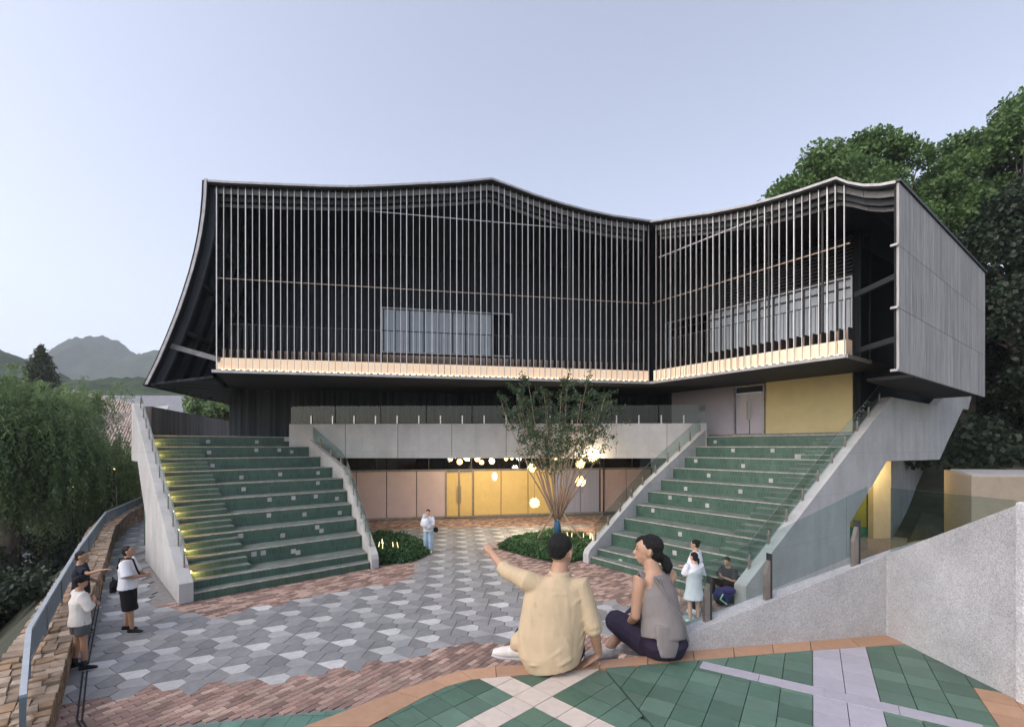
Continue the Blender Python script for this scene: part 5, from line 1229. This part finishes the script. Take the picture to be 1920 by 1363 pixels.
def person(label, loc, rotz, H, skin, J, hand_dirs, yaw=0., pitch=0., vox=.013, name='person', hair=dict(), tail=None, group=None, hairmat=None, legs=True, bare=True):
    """J: joint overrides for a 1.70 m figure; local frame x right, y forward, z up; everything scaled to H"""
    k = H/1.7; root = thing(name, label, 'person', loc, R(rotz), local=True, group=group)
    D = dict(pelvis=(0, 0, .93), chest=(0, .0, 1.24), neck=(0, -.01, 1.43), head=(0, .015, 1.575),
             hl=(-.09, 0, .9), hr=(.09, 0, .9), kl=(-.1, .015, .49), kr=(.1, .015, .49), al=(-.105, -.02, .085), ar=(.105, -.02, .085),
             sl=(-.18, -.005, 1.375), sr=(.18, -.005, 1.375), el=(-.235, -.03, 1.1), er=(.235, -.03, 1.1), wl=(-.25, .06, .86), wr=(.25, .06, .86))
    D.update(J); J = {a: Vector(b)*k for a, b in D.items()}
    mb = MB(); X = (1, 0, 0)
    pe, ch, ne, he = J['pelvis'], J['chest'], J['neck'], J['head']; wa = pe.lerp(ch, .45)
    mb.tube([pe-V(0, 0, .06*k), pe, wa, ch, ch.lerp(ne, .62), ne, ne.lerp(he, .55)], [(.13*k, .1*k), (.155*k, .11*k), (.13*k, .095*k), (.16*k, .11*k), (.15*k, .085*k), (.062*k, .062*k), (.052*k, .056*k)], 14, ref=X)
    for s in 'lr':
        S, E_, W_ = J['s'+s], J['e'+s], J['w'+s]
        mb.tube([ch.lerp(S, .6), S, S.lerp(E_, .45), E_, E_.lerp(W_, .35), W_], [.05*k, .054*k, .044*k, .036*k, .037*k, .025*k], 10)
        hd = hand_dirs.get(s, ((W_-E_).normalized(), (1, 0, 0) if s == 'r' else (-1, 0, 0), (0, 1, 0), .3)); fingers(mb, W_, hd[0], hd[1], hd[2], hd[3], k*1.0)
        if legs:
            h, kn, an = J['h'+s], J['k'+s], J['a'+s]
            mb.tube([h, h.lerp(kn, .35), kn, kn.lerp(an, .3), an], [.085*k, .075*k, .054*k, .054*k, .034*k], 10); mb.tube([an, an-V(0, 0, .05*k)], .033*k, 8)
    T, M = head_geo(mb, he, yaw, pitch, k)
    b = skin_up(mb, 'body', skin, root, vox, 3)
    hb = MB(); hair_geo(hb, T, M, k, **hair)
    if tail: tail(hb, T, k)
    skin_up(hb, 'hair', hairmat or M_hair, root, vox*.9, 3, .006)
    eyes_geo(root, T, k)
    return root, J, k, T
def top_geo(J, k, loose=1.0, hem=.80, flare=1.0, sleeve=.75, sl_r=.068, neck=True, sleeveless=False, base=None):
    mb = MB(); pe, ch, ne = J['pelvis'], J['chest'], J['neck']; hz = hem*k
    b0 = base if base is not None else V(pe.x, pe.y, hz); wa = pe.lerp(ch, .5); f = loose
    mb.tube([b0, b0.lerp(wa, .5), wa, ch, ch.lerp(ne, .55), ch.lerp(ne, .86), ne], [(.175*k*f*flare, .135*k*f*flare), (.168*k*f, .13*k*f), (.155*k*f, .122*k*f), (.172*k*f, .13*k*f), (.165*k, .1*k), (.1*k, .08*k), (.068*k, .07*k)], 18, ref=(1, 0, 0))
    if not sleeveless:
        for s in 'lr':
            S, E_, W_ = J['s'+s], J['e'+s], J['w'+s]; inn = ch.lerp(S, .55)
            if sleeve <= 1: pts = [inn, S, S.lerp(E_, sleeve*.5), S.lerp(E_, sleeve)]; rad = [.07*k, sl_r*k*1.0, sl_r*k*1.02, sl_r*k*1.08]
            else: pts = [inn, S, S.lerp(E_, .5), E_, E_.lerp(W_, sleeve-1)]; rad = [.07*k, sl_r*k, sl_r*k*.97, sl_r*k*.92, sl_r*k*.95]
            mb.tube(pts, rad, 12)
    return mb
def legs_geo(J, k, end=.8, r0=.105, r1=.09, top=.04):
    mb = MB(); pe = J['pelvis']; mb.tube([pe+V(0, 0, top*k), pe-V(0, 0, .02*k), pe-V(0, 0, .1*k)], [(.158*k, .118*k), (.17*k, .13*k), (.14*k, .11*k)], 16, ref=(1, 0, 0))
    for s in 'lr':
        h, kn, an = J['h'+s], J['k'+s], J['a'+s]
        if end <= 1: pts = [h, h.lerp(kn, end*.5), h.lerp(kn, end)]; rr = [r0*k, (r0+r1)/2*k, r1*k]
        else: e2 = end-1; pts = [h, h.lerp(kn, .5), kn, kn.lerp(an, e2*.5), kn.lerp(an, e2)]; rr = [r0*k, (r0*.6+r1*.4)*k, r1*k, r1*.97*k, r1*.95*k]
        mb.tube(pts, rr, 12)
    return mb
def shoes(root, J, k, m, dl=(0, 1), dr=(0, 1), sole=M_sole):
    for s, d in (('l', dl), ('r', dr)):
        mb, so = MB(), MB(); shoe_geo(mb, J['a'+s]+V(0, 0, -.01*k), d, k, so); o = skin_up(mb, 'shoe', m, root, .008, 2); so.build('sole', sole, o, smooth=True, fix=False)
# --- man in white T-shirt with black bag, looking up
r, J, k, T = person('man in white T-shirt and long black shorts with black shoulder bag', (-8.0, 10.0, 0), -68, 1.80, M_skin2,
    dict(el=(-.25, .06, 1.12), er=(.25, .06, 1.12), wl=(-.07, .29, 1.1), wr=(.06, .31, 1.1), al=(-.11, -.06, .085), ar=(.12, .1, .085), kl=(-.1, -.01, .49), kr=(.11, .07, .49)),
    {'l': ((.75, .5, 0), (-.3, .5, .6), (0, .3, .9), .5), 'r': ((-.75, .5, .0), (.3, .5, .6), (0, .3, .9), .5)}, pitch=.28, hair=dict(fade=.96))
skin_up(top_geo(J, k, 1.22, .86, 1.05, .95, .092), 'shirt', M_wht, r, .014, 5, .014)
skin_up(legs_geo(J, k, 1.08, .125, .135), 'shorts', M_blk, r, .015, 4, .012); shoes(r, J, k, M_shoe, (.1, 1), (.25, 1))
MB().tube([V(.12, .11, 1.46)*k, V(.16, .19, 1.25)*k, V(.0, .2, 1.08)*k, V(-.16, .05, .98)*k, V(-.2, -.12, 1.0)*k, V(-.06, -.19, 1.25)*k, V(.1, -.1, 1.47)*k, V(.12, .11, 1.46)*k], [(.006, .02)]*8, 6).build('bag_strap', M_blk, r, smooth=True)
bg_ = thing('shoulder_bag', 'black shoulder bag worn by the man in white T-shirt', 'bag', (-8.24, 9.93, .98), R(-60), local=True)
mb = MB(); mb.ball((0, 0, 0), .16, .07, .13, 14, 10); mb.abox(-.13, .13, -.05, .05, -.12, .09); skin_up(mb, 'bag_body', M_blk, bg_, .012, 4); MB().tube([V(-.1, 0, .1), V(0, -.02, .19), V(.1, 0, .1)], .008, 6).build('handle', M_blk, bg_, smooth=True); MB().abox(-.1, .1, .055, .075, -.08, .02).build('pocket', M_navy, bg_, bevel=.008)
# --- man in black T-shirt pointing
r, J, k, T = person('man in dark T-shirt pointing with outstretched arm beside the railing', (-8.85, 9.85, 0), -62, 1.72, M_skin2,
    dict(er=(.36, .2, 1.3), wr=(.42, .45, 1.36), el=(-.25, .02, 1.1), wl=(-.12, .26, 1.02), sr=(.19, .03, 1.375)),
    {'r': ((.2, .95, .1), (0, -.1, 1), (-1, 0, 0), .12), 'l': ((.6, .7, .1), (-.6, .5, .4), (0, 0, 1), .45)}, pitch=-.08, hair=dict(fade=.93))
skin_up(top_geo(J, k, 1.12, .83, 1.03, .75, .08), 'shirt', M_navy, r, .014, 5, .012); skin_up(legs_geo(J, k, 1.92, .1, .075), 'trousers', M_navy, r, .014, 4, .01); shoes(r, J, k, M_shoe)
MB().box(V(-.075, .33, 1.02)*k, V(.075, .05, 0), V(.0, .0, .15), V(-.005, .008, 0)).build('phone', M_steel, r, bevel=.003)
# --- woman in cap and loose white shirt
r, J, k, T = person('woman in dark cap, loose white shirt and grey shorts with arms folded', (-7.5, 8.33, 0), -32, 1.62, M_skin2,
    dict(el=(-.26, .04, 1.13), er=(.27, .05, 1.14), wl=(.08, .22, 1.16), wr=(-.06, .24, 1.2), al=(-.13, -.03, .085), ar=(.14, .02, .085), kl=(-.12, .0, .49), kr=(.13, .02, .49)),
    {'l': ((.9, .2, .1), (0, 1, .2), (0, 0, 1), .4), 'r': ((-.9, .2, .15), (0, 1, .2), (0, 0, 1), .4)}, yaw=-.5, pitch=.12, hair=dict(low=.01))
sh = top_geo(J, k, 1.2, .82, 1.04, 1.35, .08); skin_up(sh, 'shirt', cloth('white_linen', (.55, .53, .5), .05), r, .014, 4, .02)
skin_up(legs_geo(J, k, .62, .118, .115), 'shorts', M_gsh, r, .014, 4, .012); shoes(r, J, k, M_shoe, (.2, 1), (.5, 1))
cp = MB(); cp.ball(T(0, -.005, .05), .094*k, .108*k, .088*k, 16, 10); cp.tube([T(-.06, .085, .035), T(0, .13, .03), T(.06, .085, .035)], [.012*k, .014*k, .012*k], 8); skin_up(cp, 'cap', M_blk, r, .012, 3)
for s in 'lr': MB().tube([J['a'+s]+V(0, 0, .1), J['a'+s]], [.044, .04], 10).build('sock', M_chr, r, smooth=True)
# --- person with bundle, far off
r, J, k, T = person('woman in white top and pale jeans hugging a white bundle in the court', (-3.05, 17.5, 0), 168, 1.58, M_skin3,
    dict(el=(-.25, .06, 1.12), er=(.25, .06, 1.12), wl=(.06, .26, 1.06), wr=(-.07, .27, 1.02)), {'l': ((.9, .1, 0), (0, 1, 0), (0, 0, 1), .4), 'r': ((-.9, .1, 0), (0, 1, 0), (0, 0, 1), .4)}, yaw=.3, pitch=-.3, hair=dict(low=.02))
skin_up(top_geo(J, k, 1.2, .84, 1.0, 1.8, .075), 'shirt', M_wht, r, .016, 4, .015); skin_up(legs_geo(J, k, 1.93, .11, .095), 'jeans', M_jean, r, .016, 4, .01); shoes(r, J, k, M_shoew, (-.3, 1), (.4, 1))
bn = thing('bundle', 'white bundled baby held by the woman in pale jeans', 'bundle', (-3.1, 17.22, 1.16)); mb = MB(); mb.ball((-3.1, 17.26, 1.12), .15, .11, .2, 14, 10); mb.ball((-3.0, 17.28, 1.0), .11, .1, .12, 12, 8); skin_up(mb, 'wrap', M_wht, bn, .014, 4, .012)
mb = MB(); mb.ball((-3.14, 17.27, 1.36), .075, .075, .085, 12, 8); mb.build('hood', cloth('pale_hood', (.5, .52, .55)), bn, smooth=True)
hb_ = thing('hip_bag', 'small black bag hanging at the hip of the woman in pale jeans', 'bag', (-2.78, 17.5, .82)); mb = MB(); mb.ball((-2.78, 17.5, .84), .09, .07, .1, 12, 8); mb.abox(-2.86, -2.7, 17.46, 17.54, .76, .88); skin_up(mb, 'bag_body', M_blk, hb_, .014, 3); MB().tube([V(-2.78, 17.5, .92), V(-2.9, 17.42, 1.15), V(-3.12, 17.42, 1.36)], .008, 5).build('strap', M_blk, hb_)
# --- couple by the right-hand steps
def bun(hb, T, k): hb.ball(T(0, -.1, .06), .045*k, .045*k, .045*k)
def pony(hb, T, k): hb.tube([T(0, -.09, .0), T(.01, -.125, -.03), T(.015, -.13, -.1), T(.02, -.12, -.16)], [.03*k, .036*k, .03*k, .012*k], 8)
r, J, k, T = person('woman in white knee-length shirt dress with low ponytail', (3.98, 10.5, 0), 12, 1.56, M_skin3, dict(el=(-.23, .05, 1.13), wl=(-.12, .22, 1.05), er=(.25, .03, 1.12), wr=(.2, .2, 1.0)), {}, yaw=.3, hair=dict(low=.015), tail=pony)
skin_up(top_geo(J, k, 1.2, .58, 1.25, .9, .08), 'dress', M_wht, r, .015, 5, .016); shoes(r, J, k, M_shoeg)
r, J, k, T = person('man in white T-shirt and dark trousers with tied-up hair facing the steps', (4.28, 11.2, 0), 55, 1.70, M_skin, dict(el=(-.24, .06, 1.11), wl=(-.12, .27, 1.06)), {}, pitch=-.1, hair=dict(), tail=bun)
skin_up(top_geo(J, k, 1.2, .8, 1.05, .9, .085), 'shirt', M_wht, r, .015, 5, .014); skin_up(legs_geo(J, k, 1.92, .1, .08), 'trousers', M_blk, r, .015, 4, .01); shoes(r, J, k, M_shoew)
# --- man sitting on the steps with a phone
r, J, k, T = person('man in charcoal T-shirt sitting on the lowest steps looking at his phone', (5.62, 12.33, .215-.07), 118, 1.72, M_skin,
    dict(pelvis=(0, 0, .14), chest=(0, .06, .45), neck=(0, .1, .63), head=(0, .14, .765), sl=(-.18, .08, .575), sr=(.18, .08, .575), el=(-.24, .18, .33), er=(.24, .18, .33), wl=(-.06, .37, .42), wr=(.05, .37, .42),
         hl=(-.09, .02, .13), hr=(.09, .02, .13), kl=(-.2, .4, .3), kr=(.2, .42, .3), al=(-.12, .5, -.06), ar=(.16, .52, -.06)),
    {'l': ((.5, .7, .3), (-.4, .3, -.6), (0, 0, 1), .4), 'r': ((-.5, .7, .3), (.4, .3, -.6), (0, 0, 1), .4)}, pitch=-.35, yaw=.2)
skin_up(top_geo(J, k, 1.12, .06, 1.02, .8, .078, base=V(0, -.01, .08)), 'shirt', M_chr, r, .014, 5, .012); skin_up(legs_geo(J, k, 1.9, .1, .078, .0), 'trousers', M_blk, r, .014, 4, .01); shoes(r, J, k, M_shoew, (-.1, 1), (.2, 1))
MB().box(V(-.04, .47, .45), V(.08, 0, 0), V(0, .05, .13), V(0, .008, -.003)).build('phone', M_steel, r, bevel=.003)
bk = thing('backpack', 'purple and dark backpack dropped by the man with the phone', 'bag', (5.15, 11.75, 0)); mb = MB(); mb.ball((5.15, 11.75, .2), .22, .17, .22, 14, 10); mb.ball((5.25, 11.7, .36), .2, .14, .1, 12, 8); skin_up(mb, 'bag_body', cloth('purple_nylon', (.045, .04, .13), .2), bk, .014, 4, .02)
mb = MB(); mb.ball((5.05, 11.62, .15), .13, .06, .12, 12, 8); skin_up(mb, 'pocket', cloth('dark_nylon', (.02, .02, .025), .2), bk, .014, 3); MB().tube([V(5.1, 11.6, .3), V(5.0, 11.52, .2), V(5.15, 11.5, .08)], [(.006, .02)]*3, 6).build('strap', cloth('mint_strap', (.3, .55, .45)), bk)
# --- seated man in beige shirt, pointing, seen from behind
ox, oy = .30, 3.20
L = lambda x, y, z: ((x-ox), (y-oy), (z-PZ))
r, J, k, T = person('man in beige shirt sitting on the terrace edge with raised arm', (ox, oy, PZ), 0, 1.70, M_skin,
    dict(pelvis=(-.02, .0, .1), chest=(.0, .03, .42), neck=(.02, .035, .615), head=(.035, .055, .745), sl=L(.10, 3.22, 2.955), sr=L(.465, 3.2, 2.925), el=L(-.035, 3.45, 2.955), er=L(.53, 3.13, 2.68), wl=L(-.165, 3.66, 3.055), wr=L(.585, 3.22, 2.455),
         hl=(-.1, .03, .09), hr=(.1, .03, .09), kl=(-.18, .38, .13), kr=(.14, .42, .08), al=(-.25, .17, .06), ar=(.16, .46, -.3)),
    {'l': ((-.35, .85, .35), (-.2, -.35, .9), (.9, .3, .1), .95), 'r': ((-.75, -.1, -.35), (.0, .1, 1), (-.2, .9, 0), .05)}, yaw=-.65, pitch=-.05, vox=.008, hair=dict(fade=.97, top=.008, low=-.03))
sm = MB()
sm.tube([V(-.03, -.035, .012), V(-.045, -.03, .09), V(-.04, -.01, .2), V(-.015, .01, .32), V(.0, .02, .43), V(.01, .025, .53), V(.018, .03, .57), V(.02, .034, .598)],
        [(.178, .135), (.212, .145), (.224, .144), (.226, .142), (.226, .136), (.2, .112), (.125, .09), (.068, .074)], 24, ref=(1, 0, 0))
S, E_, W_ = J['sl'], J['el'], J['wl']; sm.tube([V(-.04, .02, .5), S, S.lerp(E_, .5), E_, E_.lerp(W_, .22)], [.085, .07, .06, .055, .05], 14); sm.tube([E_.lerp(W_, .12), E_.lerp(W_, .25)], [.056, .056], 14)
S, E_, W_ = J['sr'], J['er'], J['wr']; sm.tube([V(.06, .02, .5), S, S.lerp(E_, .5), E_, E_.lerp(W_, .12)], [.085, .07, .062, .056, .052], 14); sm.tube([E_.lerp(W_, .02), E_.lerp(W_, .15)], [.058, .056], 14)
SP = [V(-.03, -.035, .012), V(-.045, -.03, .09), V(-.04, -.01, .2), V(-.015, .01, .32), V(.0, .02, .43), V(.01, .025, .53)]; SR = [(.178, .135), (.212, .145), (.224, .144), (.226, .142), (.226, .136), (.2, .112)]
def on_back(z, deg, lift=0.):
    for i in range(5):
        if SP[i].z <= z <= SP[i+1].z:
            f = (z-SP[i].z)/(SP[i+1].z-SP[i].z); c = SP[i].lerp(SP[i+1], f); rx = SR[i][0]+(SR[i+1][0]-SR[i][0])*f; ry = SR[i][1]+(SR[i+1][1]-SR[i][1])*f
            a = R(deg); return V(c.x+math.sin(a)*(rx+lift), c.y-math.cos(a)*(ry+lift), z)
    return SP[-1]
sm.ball((-.075, .035, .545), .06, .055, .05); sm.ball((.09, .035, .545), .06, .055, .05)
for (z0, a0, z1, a1, w) in ((.5, -62, .34, -18, .011), (.47, -66, .24, -32, .012), (.44, -70, .14, -48, .012), (.4, -74, .1, -66, .01), (.5, 60, .42, 10, .009), (.42, 70, .3, 38, .012), (.36, 74, .2, 44, .012), (.3, 76, .12, 52, .012), (.13, 50, .07, 0, .012), (.2, 30, .1, -20, .01), (.08, -20, .06, -60, .011), (.51, -30, .5, 30, .009), (.27, 10, .16, 36, .009)):
    sm.tube([on_back(z0, a0, -w*.8), on_back(z0*.65+z1*.35, a0*.62+a1*.38, -w*.1), on_back(z0*.3+z1*.7, a0*.33+a1*.67, -w*.15), on_back(z1, a1, -w*.9)], [w*.6, w, w*.9, w*.5], 8)
sm.tube([V(-.2, .02, .17), V(-.27, .03, .14), V(-.29, .04, .1)], [.09, .06, .03], 10)
so_ = skin_up(sm, 'shirt', M_beige, r, .008, 3, .012)
cl = MB()
for i in range(16):
    a = 2*math.pi*i/16; 
    for (rr, z) in ((.066, .575), (.06, .628), (.067, .633), (.08, .578)): cl.v.append((.02+rr*math.cos(a)*1.02, .035+rr*math.sin(a)*1.0, z + (.012*math.sin(a)*-1 if z > .64 else 0)))
for i in range(16):
    for q in range(4): a = i*4; b = ((i+1) % 16)*4; cl.f.append((a+q, b+q, b+(q+1) % 4, a+(q+1) % 4))
cl.build('collar', M_beige, r, smooth=True)
skin_up(legs_geo(J, k, 1.9, .095, .075, -.02), 'jeans', M_dteal, r, .011, 4, .008); shoes(r, J, k, M_shoew, (-1, .25), (.1, 1))
# --- seated woman in grey top
r, J, k, T = person('woman in grey draped sleeveless top sitting on the terrace edge', (1.06, 3.38, PZ), 24, 1.62, M_skin,
    dict(pelvis=(0, .0, .1), chest=(-.01, .06, .41), neck=(-.02, .085, .605), head=(-.035, .125, .745), sl=(-.165, .06, .555), sr=(.145, .08, .555), el=(-.2, .06, .29), er=(.16, .2, .31), wl=(-.1, .26, .16), wr=(.06, .33, .18),
         hl=(-.09, .03, .09), hr=(.09, .03, .09), kl=(-.12, .42, .13), kr=(.1, .44, .14), al=(.06, .33, -.06), ar=(-.2, .4, -.08)),
    {'l': ((.5, .8, -.1), (-.3, .2, .9), (.7, -.6, 0), .2), 'r': ((-.5, .7, -.1), (.2, .2, .9), (-.7, -.5, 0), .2)}, yaw=.98, pitch=.03, vox=.008, hair=dict(low=.018, back=.004),
    tail=lambda hb, T, k: (hb.tube([T(0, -.1, -.035), T(.005, -.13, -.06), T(.0, -.15, -.11), T(-.01, -.15, -.16)], [.028*k, .042*k, .042*k, .018*k], 10), hb.tube([T(0, .03, .09), T(.0, .07, .075), T(.02, .078, .05)], [.03, .022, .012], 8)))
tm = MB()
tm.tube([V(-.02, -.03, .13), V(-.01, -.015, .19), V(-.005, .012, .27), V(-.005, .04, .35), V(-.01, .06, .42), V(-.015, .075, .5), V(-.02, .08, .56)], [(.166, .133), (.163, .13), (.15, .124), (.154, .124), (.154, .12), (.122, .098), (.085, .076)], 22, ref=(1, 0, 0))
for s in (-1, 1): tm.tube([V(s*.085-.015, .03, .47), V(s*.1-.015, .08, .575), V(s*.085-.015, .14, .48)], [(.02, .045), (.018, .036), (.02, .04)], 10)
# the long tail of the top falls over the seat
tm.tube([V(-.05, -.1, .24), V(-.075, -.135, .12), V(-.085, -.15, .05)], [(.095, .03), (.09, .024), (.06, .016)], 14, ref=(1, 0, 0))
skin_up(tm, 'top', M_grey, r, .008, 4, .016)
# folds of the drape crossing the back
for i, (x0, x1, w) in enumerate(((-.09, .115, .015), (-.055, .13, .013), (-.02, .14, .012))):
    dm = MB(); dm.tube([V(x0, -.012, .56-.01*i), V(x0*.45+x1*.3, -.062+.004*i, .42-.03*i), V(x1*.8, -.085, .28-.03*i), V(x1, -.1, .14-.02*i)], [(w*.7, w*1.4)]*4, 10)
    skin_up(dm, 'drape_fold', M_grey, r, .007, 3, .006)
tl = legs_geo(J, k, 1.6, .118, .09, .07); tl.tube([V(0, -.0, .015), V(.01, -.01, .09), V(.0, .0, .17)], [(.15, .12), (.178, .15), (.14, .11)], 16, ref=(1, 0, 0)); skin_up(tl, 'trousers', M_purple, r, .011, 4, .012); shoes(r, J, k, M_shoew, (-.6, .8), (-.9, .3))
